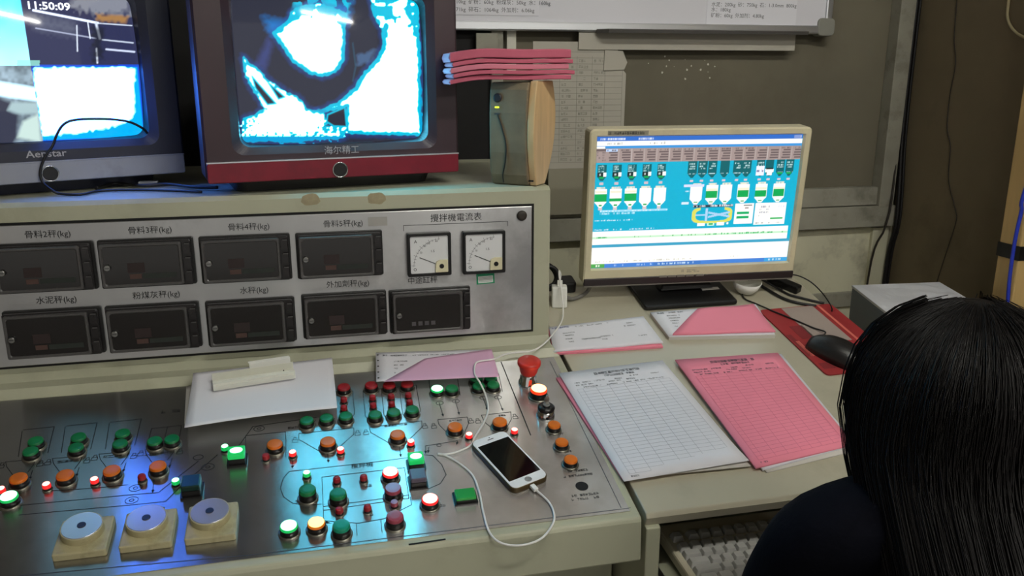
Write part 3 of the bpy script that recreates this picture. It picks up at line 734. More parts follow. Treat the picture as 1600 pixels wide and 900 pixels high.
y2 = radians(10.7)
television('dark maroon television with a bright red strip below the screen', (.0472, 1.4942, 1.197), y2, -.004, .222, (-.161, .157, .084, .322), True, 'tv')
y1 = radians(24)
television('navy television with a silver strip and a split camera picture', (-.505, 1.515, 1.197), y1, .078, .222, (-.082, .240, .092, .325), False, 'tv')
M1 = frame_vertical((-.505, 1.515, 1.197), y1)
def l1(u, v, off):                                               # point in front of the navy set's face
    o = M1 @ Vector((0, 0, off)); return hit(u, v, o, Vector((sin(y1), -cos(y1), 0)))
b = MB()
pts = [l1(230, 208, .004), l1(222, 200, .010), l1(200, 190, .012), l1(165, 186, .012), l1(120, 187, .012), l1(100, 194, .012), l1(89, 210, .012), l1(82, 228, .012), l1(70, 246, .012), l1(63, 268, .012), l1(67, 285, .015)]
e = onZ(95, 303, 1.201); pts += [Vector(e)+Vector((-.012, 0, .006)), e, onZ(125, 304, 1.2005), onZ(160, 298, 1.2005), onZ(220, 297, 1.2005), onZ(270, 298, 1.2005), onZ(315, 300, 1.2005)]
b.tube(pts, .0022, 8); tag(put('black_wire', b, m='cable_black'), 'thin black cord looping across the navy television screen', 'wire')
b = MB(); b.tube([onZ(150, 294, 1.2022), onZ(180, 287, 1.203), onZ(220, 290, 1.2022), onZ(262, 288, 1.203), onZ(300, 292, 1.2022), onZ(340, 293, 1.2022)], .003, 8); tag(put('signal_cable', b, m='cable_black'), 'thick black cable lying on the console top between the televisions', 'cord')
b = MB(); p = onZ(232, 291, 1.198); b.box(p.x-.016, p.x+.016, p.y-.004, p.y+.010, 1.1975, 1.207, 'tv_silver'); b.box(p.x+.014, p.x+.030, p.y-.003, p.y+.006, 1.1975, 1.204, 'grey_metal'); tag(put('cable_connector', b, bevel=.001), 'small silver cable connector on the console beside the navy television', 'connector')

# ================================================================== SPEAKER AND PINK BUNDLES
A = Vector((.312, 1.497, 1.197)); B2 = Vector((.371, 1.451, 1.197))
ex = (B2-A).normalized(); nin = Vector((0, 0, 1)).cross(ex)                # ex along the front, nin into the box
if nin.y < 0: nin = -nin
Ms = Matrix(((ex.x, nin.x, 0, A.x), (ex.y, nin.y, 0, A.y), (0, 0, 1, A.z), (0, 0, 0, 1)))
spk = thing('desk_speaker', 'grey desk speaker with a pale curved wooden side panel', 'speaker', tuple(A), M=Ms)
SW, SH, SD = .0748, .183, .085
b = MB(); b.loft([[(.0, -.002+bul, z), (SW, -.002+bul, z), (SW, SD, z), (.0, SD, z)] for z, bul in ((.001, .012), (.02, .004), (.06, 0), (.13, 0), (.17, .004), (SH, .012))]); put('cabinet', b, spk, Ms, 'speaker_grey', bevel=.003)
b = MB(); zs = np.linspace(.0, SH+.001, 14); pr = []
fr = [-.002+.014*abs((z/SH)-.5)**2*4 for z in zs]; bk = [.020+.080*sin(pi*min(.9, .10+.62*z/SH))**.8 for z in zs]
loop = [(y, z) for y, z in zip(fr, zs)]+[(y, z) for y, z in zip(bk[::-1], zs[::-1])]
b.loft([[(xx, y, z+.001) for y, z in loop] for xx in (SW, SW+.014)]); put('side_panel', b, spk, Ms, 'wood_side', bevel=.002)
b = MB(); b.lathe([(.008, 0), (.008, .002), (.006, .003)], 20); b2 = Ms @ T(.0165, .001, .156) @ R(pi/2, 'X'); put('tweeter_cover', b, spk, b2, 'tv_dark')
b = MB(); b.rbox(.008, .003, .0014, 0, .002); put('power_light', b, spk, Ms @ T(.0165, -.0018, .1395) @ R(pi/2, 'X'), 'led_yellow')
b = MB(); b.rbox(.011, .003, .0012, 0, .0018); put('badge', b, spk, Ms @ T(.017, -.0018, .128) @ R(pi/2, 'X'), 'smoked_edge')
b = MB(); b.tube([(.018, -.0028, .126), (.026, -.003, .105), (.034, -.003, .075), (.033, -.003, .045), (.027, -.0008, .02), (.026, .004, .005)], .0012, 6); put('groove', b, spk, Ms, 'dark_plastic')
b = MB(); b.ribbon([(.033, .010), (.083, .010)], .003, .0, Ms @ T(0, .0075, 0) @ R(pi/2, 'X')); put('maker_print', b, spk, m='dark_plastic', flat=True)
# folded pink forms lying on the speaker: each bundle is one thing
topz = 1.197+SH+.0045
zb = topz
for k in range(5):
    th = (.0078, .0068, .0088, .0072, .0150)[k]; z0 = zb; zb += th+.0016; pL, pR = onY(703+(0, 5, 1, 4, 0)[k], 110, 1.455), onY(893-(6, 0, 8, 2, 4)[k], 110, 1.49)
    x0, x1 = pL.x, pR.x; yaw = radians(5+k*.8); b = MB(); n = 15; loops = []; yo = (.004, .0, .003, .001, -.001)[k]
    for i in range(n):
        t = i/(n-1); x = x0+(x1-x0)*t; tq = (x-.248)/.226; dz = -.010*max(0, .3-tq)**2*6-.25*max(0, tq-.88)**2+.0006*sin(9*tq)
        yy = 1.447+yo+(x-x0)*math.tan(yaw)+.002*sin(5*t+2*k)
        loops.append([(x, yy+.0012, z0+dz), (x, yy, z0+dz+th*.12), (x, yy+.0004, z0+dz+th*.85), (x, yy+.0014, z0+dz+th), (x, yy+.115, z0+dz+th), (x, yy+.115, z0+dz)])
    L0 = loops[0]; zc_ = sum(p[2] for p in L0)/6; loops = [[(x0-.0025, y+.003, zc_+(z-zc_)*.15) for x, y, z in L0]]+loops
    b.loft(loops, smooth=False)
    o = put('form_bundle', b, m='paper_rose' if k != 2 else 'paper_mauve')
    tag(o, ['lowest folded pink form bundle drooping over the wooden speaker', 'second folded pink form bundle up from the speaker top', 'paler middle pink form bundle in the pile on the speaker', 'folded pink form bundle just under the top one on the speaker', 'topmost folded pink form bundle on the speaker'][k], 'paper bundle', 'folded pink bundles on the speaker')

# ================================================================== BACK WALL FITTINGS
wb = thing('whiteboard', 'white magnetic board in an aluminium frame hung on the back wall', 'whiteboard', (.7, WY-.02, 1.5))
WB0, WB1, WBZ = .06, 1.368, 1.50; yF = WY-.034
b = MB(); b.box(WB0, WB1-.012, yF+.006, WY-.008, WBZ+.008, 2.36); put('writing_surface', b, wb, m='board_white')
def rail(x0, x1, z0, z1): 
    b = MB(); b.box(x0, x1, yF, WY-.004, z0, z1); put('frame_rail', b, wb, m='alu', bevel=.004)
rail(WB0, WB1-.03, WBZ-.006, WBZ+.016); rail(WB0, WB1-.03, 2.35, 2.372); rail(WB1-.022, WB1-.002, WBZ+.03, 2.34); rail(WB0-.02, WB0, WBZ+.03, 2.34)
for (x, z) in ((WB1-.018, WBZ+.012), (WB1-.018, 2.354), (WB0-.004, WBZ+.012), (WB0-.004, 2.354)):
    b = MB(); b.rbox(.050, .046, .012, 0, .032, .003); put('corner_cap', b, wb, T(x, WY-.003, z) @ R(pi/2, 'X'), 'corner_grey')
b = MB(); a = onY(950, 45, yF-.03).x; c = onY(1262, 45, yF-.03).x
b.loft([[(x, yF, WBZ-.008), (x, y1_, WBZ-.010), (x, y1_-.003, WBZ-.002), (x, y1_, WBZ+.000), (x, yF, WBZ-.002)] for x, y1_ in ((a-.02, yF-.006), (a, yF-.035), (c, yF-.035))]); put('pen_tray', b, wb, m='tray_dark')
# notes on the board
def note(label, x0, x1, z0, z1, lines):
    r_ = thing('paper_note', label, 'note', ((x0+x1)/2, yF+.005, z0), group=None)
    b = MB(); b.box(x0, x1, yF+.0045, yF+.0058, z0, z1); put('note_sheet', b, r_, m='paper_white')
    for (x, z, s) in lines: text('lettering', s, .0125, T(x, yF+.0043, z) @ R(pi/2, 'X'), 'print_faint', r_, align='LEFT')
zz = lambda u, v: onY(u, v, yF+.005).z
note('printed mix note on the whiteboard behind the pink bundles', .16, .558, zz(780, 24), zz(780, 24)+.10, [(.345, zz(780, 4), '310kg  矿粉：60kg  粉煤灰：50kg  水：160kg'), (.345, zz(780, 16), '771kg  碎石：1064kg  外加剂：6.06kg')])
x0 = onY(1112, 20, yF).x
note('printed mix note near the right corner of the whiteboard', x0-.012, onY(1246, 20, yF).x, zz(1180, 39), zz(1180, 39)+.16, [(x0, zz(1160, 8), '水泥：200kg  砂：750kg  石：1-3.0mm  800kg'), (x0, zz(1160, 16), '水：180kg'), (x0, zz(1160, 25), '矿粉：60kg  外加剂：4.80kg')])
b = MB(); b.box(onY(903, 70, WY-.02).x, onY(1240, 70, WY-.02).x, WY-.0265, WY-.0235, 1.451, 1.492); tag(put('paper_strip', b, m='paper_old'), 'long narrow strip of old paper hanging below the whiteboard', 'paper strip')
# table sheet and loose sheets on the wall
sh = thing('wall_chart', 'old printed table sheet stuck on the wall behind the speaker', 'wall chart', (.67, WY, 1.1))
yS = WY-.0205; SMc = T(0, yS-.0012, 0) @ R(pi/2, 'X')
b = MB(); b.loft([[(.545, y, 1.155), (.790, y, 1.150), (.792, y, 1.392), (.768, y, 1.42), (.768, y, 1.47), (.545, y, 1.47)] for y in (yS, yS-.001)]); put('chart_sheet', b, sh, m='paper_old')
b = MB()
for k in range(20): b.ribbon([(.56, 1.17+k*.0145), (.782, 1.169+k*.0145)], .0009, .0002, SMc)
for x in (.615, .66, .70, .735, .782): b.ribbon([(x, 1.17), (x, 1.435)], .0009, .0002, SMc)
for k in range(18):
    for x in (.565, .62, .665, .705): scribble(b, x, x+.03*random.uniform(.3, 1), 1.177+k*.0145, .006, SMc, .0002, None)
put('printed_table', b, sh, m='table_line_old', flat=True)
b = MB(); b.loft([[(.73, y, 1.40), (.785, y, 1.402), (.793, y, 1.42), (.78, y, 1.448), (.732, y, 1.45)] for y in (yS-.002, yS-.005)]); tag(put('folded_slip', b, m='paper_old'), 'small folded paper slip taped over the wall chart corner', 'paper slip')
b = MB(); b.box(.585, .76, WY-.0332, WY-.0315, 1.035, 1.155); tag(put('brown_sheet', b, m='label_grey'), 'plain greyish sheet stuck below the wall chart behind the monitor', 'paper sheet')
b = MB(); b.box(.482, .505, WY-.008, WY+.011, 1.40, 1.56); tag(put('plaster_strip', b, m='flake'), 'narrow whitish plaster strip on the wall above the pink bundles', 'plaster strip')
b = MB(); p0 = onY(768, 62, WY).x; b.box(.40, .455, WY-.030, WY-.019, 1.42, 1.488); tag(put('switch_plate', b, m='trim_grey', bevel=.002), 'grey wall plate just below the whiteboard behind the speaker', 'wall plate')

# ================================================================== DESK
DX0, DX1, DS0, DS1 = .4325, 1.05, -.006, .685
dk = thing('operator_desk', 'olive painted sloping desk unit beside the button console', 'desk', ((DX0+DX1)/2, 1.3, 0))
b = MB(); b.loft([[(x, -.006, -.022), (x, -.008, -.006), (x, -.003, 0), (x, DS1, 0), (x, DS1, -.02), (x, .02, -.022)] for x in (DX0, DX1)], M=SF); put('desk_top', b, dk, m='olive_desk', bevel=.002)
for (xa, xb) in ((DX0, DX0+.022), (DX1-.022, DX1)):
    b = MB(); ps = [(.992, 0), (.992, slz(.992)-.021), (1.655, slz(1.655)-.021), (1.655, 0)]; b.loft([[(x, y, z) for y, z in ps] for x in (xa, xb)]); put('side_panel', b, dk, m='olive', bevel=.002)
b = MB(); b.box(DX0+.022, DX1-.022, 1.62, 1.64, .05, slz(1.62)-.024); put('back_panel', b, dk, m='olive')
KZ = .664
b = MB(); b.box(DX0+.024, DX1-.024, .935, 1.20, KZ-.018, KZ); put('keyboard_tray', b, dk, m='tray_olive', bevel=.002)
for (xa, xb) in ((DX0+.0225, DX0+.032), (DX1-.032, DX1-.0225)):
    b = MB(); b.box(xa, xb, .95, 1.19, KZ, KZ+.02); put('tray_runner', b, dk, m='grey_metal')
# keyboard
kx0, ky0 = .497, .945
kb = thing('keyboard', 'beige keyboard on the pull-out tray under the desk', 'keyboard', (kx0+.22, ky0+.08, KZ))
KM = T(kx0, ky0, KZ) @ R(radians(4), 'X')
b = MB(); b.rbox(.445, .165, .008, .001, .020, .004, cx=.2225, cy=.0825); put('keyboard_body', b, kb, KM, 'keyboard_body')
KEYM = {}
def key(x, y, w):
    M = KM @ T(x+w/2, y+.0092, .0195)
    if w not in KEYM:
        b = MB(); ww = w-.0008
        L = lambda dx, dy, z: [(a, c, z) for a, c in rr(ww-dx, .0184-dy, .0018, 0, .0006 if dx else 0, 2)]
        b.loft([L(0, 0, 0), L(.0004, .0006, .002), L(.0050, .0062, .0085), L(.0062, .0074, .0088)], 'key_grey'); KEYM[w] = put('key', b, kb, M)
    else: share('key', KEYM[w], kb, M)
P_ = .0191
rows = [[1.5, 1.25, 1.25, 5.5, 1.25, 1.25, 1.5], [2.25]+[1]*10+[2.75], [1.75]+[1]*11+[2.25], [1.5]+[1]*12+[1.5], [1]*13+[2]]
for r_, ws in enumerate(rows):
    x = .010
    for w in ws: key(x, .012+r_*P_, round(w*P_, 5)); x += w*P_
    for j in range(3):
        if r_ in (0, 3, 4) or (r_ == 1 and j == 1): key(.285+j*P_, .012+r_*P_, round(P_, 5))
    for j in range(4): key(.352+j*P_, .012+r_*P_, round(P_, 5))
for j in range(13): key(.010+j*P_*1.06+(.006 if j > 0 else 0), .012+5.4*P_, round(P_, 5))

# ================================================================== MONITOR
myaw, mtilt = radians(-3.7), radians(-5.1)
exm = Vector((cos(myaw), sin(myaw), 0)); nm = Vector((sin(myaw), -cos(myaw), 0)); ezm = Vector((0, 0, 1))*cos(mtilt)-nm*sin(mtilt); nm2 = exm.cross(ezm)
mc = Vector((.7602, 1.5686, 1.1391))
MM = Matrix(((exm.x, ezm.x, nm2.x, mc.x), (exm.y, ezm.y, nm2.y, mc.y), (exm.z, ezm.z, nm2.z, mc.z), (0, 0, 0, 1)))
mon = thing('computer_monitor', 'beige flat computer monitor showing a turquoise plant control screen', 'monitor', (.77, 1.61, slz(1.61)))
SWm, SHm = .434, .2715
L = lambda w, h, x, y, z, r: [(a, c, z) for a, c in rr(w, h, r, x, y, 4)]
b = MB(); ox, oy, ow, oh = 0, .0, SWm+.033, SHm+.052
oy = (.0155-.0365)/2; oh = SHm+.052
b.loft([L(ow-.01, oh-.01, ox, oy, -.038, .012), L(ow, oh, ox, oy, -.032, .010), L(ow, oh, ox, oy, .005, .010), L(ow-.006, oh-.006, ox, oy, .008, .008), L(SWm+.006, SHm+.006, 0, 0, .008, .002), L(SWm, SHm, 0, 0, .001, .001)], 'beige', True, False); put('bezel', b, mon, MM)
b = MB(); b.rbox(ow-.002, .0165, .003, .001, .0095, .002, cx=0, cy=-SHm/2-.0285); put('lower_strip', b, mon, MM, 'monitor_strip')
b = MB(); b.rbox(ow-.004, .003, .001, .001, .0085, 0, cx=0, cy=-SHm/2-.0375); put('strip_edge', b, mon, MM, 'monitor_grey')
for k in range(5):
    b = MB(); b.rbox(.0175, .0042, .001, .008, .0112, .0006, cx=-.062+k*.0195+(.003 if k == 4 else 0), cy=-SHm/2-.0215); put('menu_button', b, mon, MM, 'monitor_grey')
b = MB(); b.box(-.198, -.115, SHm/2+.004, SHm/2+.0125, .0079, .0085); s_ = put('asset_label', b, mon, MM, 'label_grey'); b = MB(); scribble(b, -.196, -.12, SHm/2+.008, .005, MM, .0088, None); put('label_print', b, s_, m='print_ink', flat=True)
b = MB(); scribble(b, -.022, .018, -SHm/2-.0115, .0055, MM, .0084, None); put('brand_print', b, mon, m='label_grey', flat=True)
b = MB(); b.box(SWm/2-.006, SWm/2+.006, SHm/2+.002, SHm/2+.011, .0079, .0088); put('corner_tape', b, mon, MM, 'meter_cream')
CYAN, TEAL, BRN, BRD, GRN, YEL, WHT = (.0, .47, .70), (.0, .13, .15), (.40, .31, .29), (.16, .12, .12), (.0, .42, .09), (.80, .78, .12), (1.05, 1.05, 1.0)
def img_lcd(s, t):
    col = np.ones(s.shape+(3,))*np.array(CYAN); rnd = np.random.default_rng(3)
    def rect(a, c, e, f, k, al=1.0):
        m = (s >= a) & (s < c) & (t >= e) & (t < f); col[m] = col[m]*(1-al)+np.array(k)*al
    def words(a, c, e, f, k, p=.55):
        x = a
        while x < c:
            w = rnd.uniform(.003, .008)
            if rnd.random() < p: rect(x, min(x+w, c), e+rnd.uniform(0, .2)*(f-e), f, k, rnd.uniform(.5, 1))
            x += w+.0012
    rect(0, 1, 0, .034, (.03, .16, .62)); words(.015, .14, .008, .026, (.8, .9, 1.1), .9); words(.195, .265, .008, .026, (.8, .9, 1.1), .9); rect(.955, .995, .004, .028, (.25, .35, .7)); words(.958, .992, .008, .024, WHT, .7)
    rect(0, 1, .034, .066, WHT); words(.05, .13, .042, .058, (.5, .5, .5), .6); words(.25, .33, .042, .058, (.5, .5, .5), .6)
    rect(0, 1, .066, .088, (.05, .33, .78)); rect(0, .04, .07, .088, WHT)
    rect(0, 1, .088, .19, BRN)
    rect(0, .045, .09, .105, BRD); rect(.045, .10, .09, .108, (.6, .75, 1.0)); words(.05, .1, .092, .106, (.2, .3, .6))
    x = .055
    while x < .99:
        w = .045
        for r_ in range(4): rect(x+rnd.uniform(0, .012), x+w, .110+r_*.019, .1215+r_*.019, BRD)
        words(x, x+w, .092, .104, BRD, .5); rect(x+w+.004, x+w+.007, .09, .19, (.55, .48, .46)); x += .0605
    for r_ in range(4): words(.004, .045, .11+r_*.019, .12+r_*.019, (.2, .16, .16), .5)
    def bin_(c, w, top, bot, k, tip=.03):
        m = (np.abs(s-c) < w/2) & (t >= top) & (t < bot-tip); m |= (t >= bot-tip) & (t < bot) & (np.abs(s-c) < w/2*(1-(t-(bot-tip))/tip*.75)); col[m] = np.array(k)
    for k, c in enumerate((.030, .102, .173, .245, .315)):
        bin_(c, .042, .205, .325, TEAL)
        for r_ in range(4): words(c-.018, c+.010, .21+r_*.013, .219+r_*.013, (.55, .8, .8), .75)
        rect(c-.021, c+.005, .262, .293, (.01, .02, .02)); rect(c-.012, c-.004, .27, .284, (.5, .6, .6)); rect(c+.006, c+.022, .262, .293, WHT); rect(c-.012, c+.010, .293, .31, GRN); rect(c-.009, c+.009, .335, .355, (.7, .55, .6))
        bin_(c, .058, .385, .525, WHT, .04); rect(c-.022, c+.02, .37, .385, (.85, .85, .7)); words(c-.022, c+.018, .37, .384, (.4, .6, .65), .4)
        if k < 3:
            hh = .055 if k != 1 else .022; rect(c-.029, c+.029, .48-hh, .48, GRN); rect(c-.026, c+.026, .40, .415, (.95, .9, .7))
        rect(c-.008, c+.008, .505, .515, GRN); rect(c-.009, c+.009, .527, .545, (.75, .6, .62))
    for c in (.465, .515, .565, .625, .690, .735, .805, .850, .905, .952):
        bin_(c, .044 if c < .8 else .04, .19, .315, TEAL); 
        for r_ in range(3):
            if c not in (.625, .850): words(c-.016, c+.014, .205+r_*.018, .216+r_*.018, (.55, .8, .8), .7)
        words(c-.018, c+.018, .28, .29, (.5, .75, .8), .6); rect(c-.008, c+.008, .33, .348, (.78, .6, .66))
    rect(.785, .825, .235, .31, (.95, .95, 1.05)); words(.787, .82, .262, .28, (.1, .1, .3), .9); rect(.83, .872, .26, .285, WHT); rect(.838, .864, .285, .31, WHT); rect(.835, .87, .25, .262, (.01, .02, .02)); rect(.892, .918, .285, .30, GRN); rect(.94, .964, .285, .30, GRN)
    for c, lev in ((.495, 0), (.572, .055), (.642, 0), (.730, .055), (.820, .05), (.912, .06)):
        bin_(c, .060, .375, .52, WHT, .04); rect(c-.02, c+.022, .36, .375, (.85, .85, .7)); words(c-.02, c+.02, .36, .374, (.4, .6, .65), .4)
        if lev: rect(c-.028, c+.028, .40, .42, (.95, .92, .7)); rect(c-.028, c+.028, .475-lev, .475, GRN)
        rect(c-.009, c+.009, .50, .508, GRN); rect(c-.009, c+.009, .522, .538, (.75, .6, .62))
    rect(.43, .53, .365, .385, (.75, .8, 1.0)); words(.44, .46, .41, .425, (.6, .9, 1.0), .8); rect(.425, .462, .50, .52, (.75, .9, 1.0))
    rect(.485, .685, .525, .545, (.02, .05, .08)); words(.485, .685, .527, .543, (.9, .9, .95), .6)
    d = np.maximum(np.abs(s-.585)/.100, np.abs(t-.608)/.062); rd = ((np.abs(s-.585)/.102)**4+(np.abs(t-.608)/.063)**4)
    m = (rd < 1) & (((np.abs(s-.585)/.082)**4+(np.abs(t-.608)/.044)**4) > 1) & ((t > .62) | (np.abs(s-.585) > .06)); col[m] = np.array(YEL)
    for a in (-1, 1):
        m = (np.abs((t-.605)-a*.32*(s-.62)) < .008) & (np.abs(s-.62) < .055); col[m] = np.array((.45, .7, .95))
    m = (np.abs(s-.555) < .006) & (np.abs(t-.605) < .05); col[m] = np.array((.45, .7, .95)); m = (np.abs(t-.605) < .006) & (np.abs(s-.53) < .03); col[m] = np.array((.45, .7, .95))
    rect(.515, .553, .668, .69, WHT); rect(.565, .60, .668, .69, (.7, 1.0, .8)); rect(.572, .592, .674, .684, GRN); rect(.612, .65, .665, .69, WHT); rect(.662, .672, .668, .684, WHT)
    rect(.698, .793, .523, .685, WHT); rect(.742, .785, .535, .543, (.2, .2, .2)); rect(.748, .768, .553, .565, (.4, .35, .35)); rect(.710, .772, .588, .608, (.0, .45, .14)); rect(.710, .772, .622, .642, (.0, .45, .14))
    rect(.800, .96, .523, .695, WHT)
    for r_ in range(3): words(.825, .875, .545+r_*.022, .56+r_*.022, (.4, .4, .5), .8)
    words(.81, .83, .62, .63, (.6, .6, .6)); rect(.885, .948, .643, .655, (.0, .5, .1)); words(.81, .85, .675, .687, (.5, .5, .5)); words(.87, .95, .675, .687, (.5, .5, .5)); words(.92, .95, .545, .56, (.7, .7, .9), .4)
    rect(.03, .36, .545, .562, (.35, .78, 1.0)); words(.03, .36, .548, .56, (.75, .95, 1.0), .5); words(.03, .20, .565, .58, (.55, .9, 1.0), .6); words(.005, .19, .62, .632, (.8, .98, 1.05), .85); words(.36, .375, .62, .64, WHT)
    words(.005, .30, .692, .703, (.7, .9, 1.0), .5)
    rect(0, .985, .71, .815, WHT); rect(.0, .985, .752, .768, (.62, .95, .66)); words(.02, .07, .752, .766, (.0, .5, .1), .95); words(.13, .6, .753, .766, (.1, .5, .15), .12); words(.60, .985, .750, .766, (.0, .5, .12), .6)
    rect(.985, 1, .69, .82, CYAN); rect(0, 1, .815, .836, (.05, .40, .62)); rect(0, 1, .836, .966, WHT); words(.02, .50, .945, .957, (.6, .58, .5), .4); words(.7, .74, .94, .95, (.6, .58, .5), .5)
    rect(0, 1, .966, 1.01, (.06, .24, .72)); rect(0, .065, .968, 1, (.08, .42, .08)); words(.01, .05, .974, .992, WHT, .5); words(.08, .50, .974, .992, (.5, .7, 1.0), .3); rect(.31, .55, .97, .998, (.05, .2, .6)); words(.33, .52, .974, .992, (.6, .8, 1.0), .6); rect(.88, 1, .968, 1, (.05, .40, .80)); words(.90, .99, .974, .992, (.8, .95, 1.0), .5)
    return col
screen_mesh('screen', MM @ T(0, 0, .0016), -SWm/2, SWm/2, -SHm/2, SHm/2, 0, 420, 262, img_lcd, 'screen_lcd', mon, uvspace=True)
b = MB(); b.rbox(.30, .20, .02, -.065, -.036, .01, cx=0, cy=0); put('rear_housing', b, mon, MM, 'dark_plastic')
bx0, bx1 = .650, .876
b = MB(); q = SFI @ Vector((.77, 1.62, slz(1.62))); s0 = (SFI @ Vector((0, 1.543, slz(1.543)))).y
b.rbox(.210, .135, .007, .0006, .011, .004, cx=.752, cy=s0+.0675); put('stand_base', b, mon, SF, 'black_plastic')
b = MB(); b.loft([[(.763+w*a, 1.600+(.028 if c > 0 else -.008)+dy, z) for a, c in ((-1, -1), (1, -1), (1, 1), (-1, 1))] for z, w, dy in ((slz(1.6)+.014, .062, 0), (.965, .05, .012), (1.02, .045, .028), (1.14, .042, .045))]); put('stand_neck', b, mon, m='dark_plastic', bevel=.003)

# ================================================================== THINGS ON THE DESK AND CONSOLE
def corners(px, h): return [slope(u, v, h) for u, v in px]
def sheet(name, label, cat, px, h, m, th=.0006, group=None, curl=None, M=SF, n=10, parent=None):
    """a sheet through four pixel corners (TL, TR, BR, BL) lying h above the slope; curl lifts it"""
    a, bq, c, d = [Vector(p) for p in corners(px, h)]; bm = MB(); top = []
    for i in range(n+1):
        for j in range(n+1):
            s, t = j/n, i/n; p = (a*(1-s)+bq*s)*(1-t)+(d*(1-s)+c*s)*t; z = h+(curl(s, t) if curl else 0)
            top.append((p.x, p.y, z))
    W = n+1; bot = [(x, y, z-th) for x, y, z in top]; bm.add([tuple(M @ Vector(p)) for p in top+bot]); off = len(top)
    for i in range(n):
        for j in range(n):
            q = (i*W+j, i*W+j+1, (i+1)*W+j+1, (i+1)*W+j); bm.face(q, None, True); bm.face([k+off for k in reversed(q)], None, True)
    bd = [j for j in range(W)]+[i*W+n for i in range(1, W)]+[n*W+j for j in range(n-1, -1, -1)]+[i*W for i in range(n-1, 0, -1)]
    for k in range(len(bd)): bm.face((bd[k], bd[k-1], bd[k-1]+off, bd[k]+off))
    o = put(name, bm, parent, m=m)
    if label: tag(o, label, cat, group)
    fr = lambda s, t: tuple(SFI @ Vector(SF @ Vector((*((a*(1-s)+bq*s)*(1-t)+(d*(1-s)+c*s)*t), 0))))[:2]
    return o, fr
def form_print(fr, h, parent, ml, cols, nrows):
    b = MB(); Z = h+.0006
    t0, t1, s0, s1 = .19, .955, .07, .93
    for k in range(nrows+1): b.ribbon([fr(s0, t0+(t1-t0)*k/nrows), fr(s1, t0+(t1-t0)*k/nrows)], .0006, Z, SF)
    for c in cols: b.ribbon([fr(s0+(s1-s0)*c, t0), fr(s0+(s1-s0)*c, t1)], .0006, Z, SF)
    put('printed_table', b, parent, m=ml, flat=True); b = MB()
    def wr(s0, s1, t, hh, cell=None):
        a, c = fr(s0, t), fr(s1, t); ang = atan2(c[1]-a[1], c[0]-a[0]); M = SF @ T(a[0], a[1], 0) @ R(ang, 'Z'); scribble(b, 0, sqrt((c[0]-a[0])**2+(c[1]-a[1])**2), 0, hh, M, Z, None, cell)
    wr(.30, .72, .055, .0065); wr(.38, .66, .087, .005)
    for (a, c, t) in ((.08, .22, .125), (.26, .36, .125), (.45, .52, .13), (.6, .68, .118), (.80, .88, .12), (.08, .25, .15), (.38, .5, .15), (.55, .64, .148), (.12, .3, .175), (.35, .45, .176), (.5, .9, .174)): wr(a, c, t, .0032)
    put('printed_heading', b, parent, m='print_faint', flat=True)
    b = MB(); wr(.07, .14, .975, .0032); put('printed_footer', b, parent, m='print_faint', flat=True)
# white form pile
pw = [(873, 583), (1035, 563), (1170, 722), (975, 752)]
sheet('form_sheet', 'pink under-copy showing at the left edge of the white form pile', 'paper', [(869, 590), (1030, 570), (1158, 722), (972, 748)], .0040, 'paper_pink', .0016)
sheet('form_sheet', 'loose white under-sheet sticking out below the white form', 'paper', [(888, 590), (1034, 570), (1173, 728), (985, 747)], .0056, 'paper_dull', .0010)
o, fr = sheet('form_sheet', 'white tabular form lying on top beside the button panel', 'paper', pw, .0074, 'paper_white', .0008, curl=lambda s, t: .0035*max(0, t-.86)*7*s)
form_print(fr, .0074, o, 'table_line', (0, .06, .2, .34, .50, .62, .74, .88, 1), 26)
# pink form pile
sheet('form_sheet', 'lowest white under-sheet of the pink form pile', 'paper', [(1068, 566), (1222, 556), (1345, 702), (1198, 738)], .0022, 'paper_dull', .0018)
sheet('form_sheet', 'white copy sticking out right under the pink form', 'paper', [(1064, 564), (1221, 553), (1338, 694), (1192, 734)], .0052, 'paper_white', .0024)
o, fr = sheet('form_sheet', 'pink tabular form lying on top of its pile near the keyboard', 'paper', [(1055, 562), (1215, 551), (1335, 694), (1181, 731)], .0085, 'paper_pink', .0022)
form_print(fr, .0085, o, 'table_line_pink', (0, .06, .2, .34, .50, .62, .74, .88, 1), 26)
# slips behind: left pile
sheet('delivery_slip', 'pink copies under the white delivery slips next to the console', 'paper', [(856, 514), (1008, 498), (1036, 541), (866, 552)], .0045, 'paper_pink', .0042)
o, fr = sheet('delivery_slip', 'white delivery slip on top of the pile next to the console', 'paper', [(858, 511), (1005, 494), (1036, 535), (865, 549)], .0078, 'paper_white', .0024, curl=lambda s, t: .0007*sin(9*s)*t)
b = MB()
def wr(fr, b, s0, s1, t, hh, Z):
    a, c = fr(s0, t), fr(s1, t); ang = atan2(c[1]-a[1], c[0]-a[0]); M = SF @ T(a[0], a[1], 0) @ R(ang, 'Z'); scribble(b, 0, sqrt((c[0]-a[0])**2+(c[1]-a[1])**2), 0, hh, M, Z, None)
wr(fr, b, .02, .20, .09, .005, .0088); put('blue_print', b, o, m='ink_blue', flat=True); b = MB()
for (a, c, t) in ((.24, .6, .12), (.78, .85, .2), (.74, .86, .3), (.12, .26, .34), (.12, .22, .44), (.13, .2, .58), (.14, .2, .7), (.28, .46, .64), (.46, .6, .6), (.47, .55, .72), (.82, .9, .7)): wr(fr, b, a, c, t, .0034, .0088)
put('black_print', b, o, m='print_faint', flat=True)
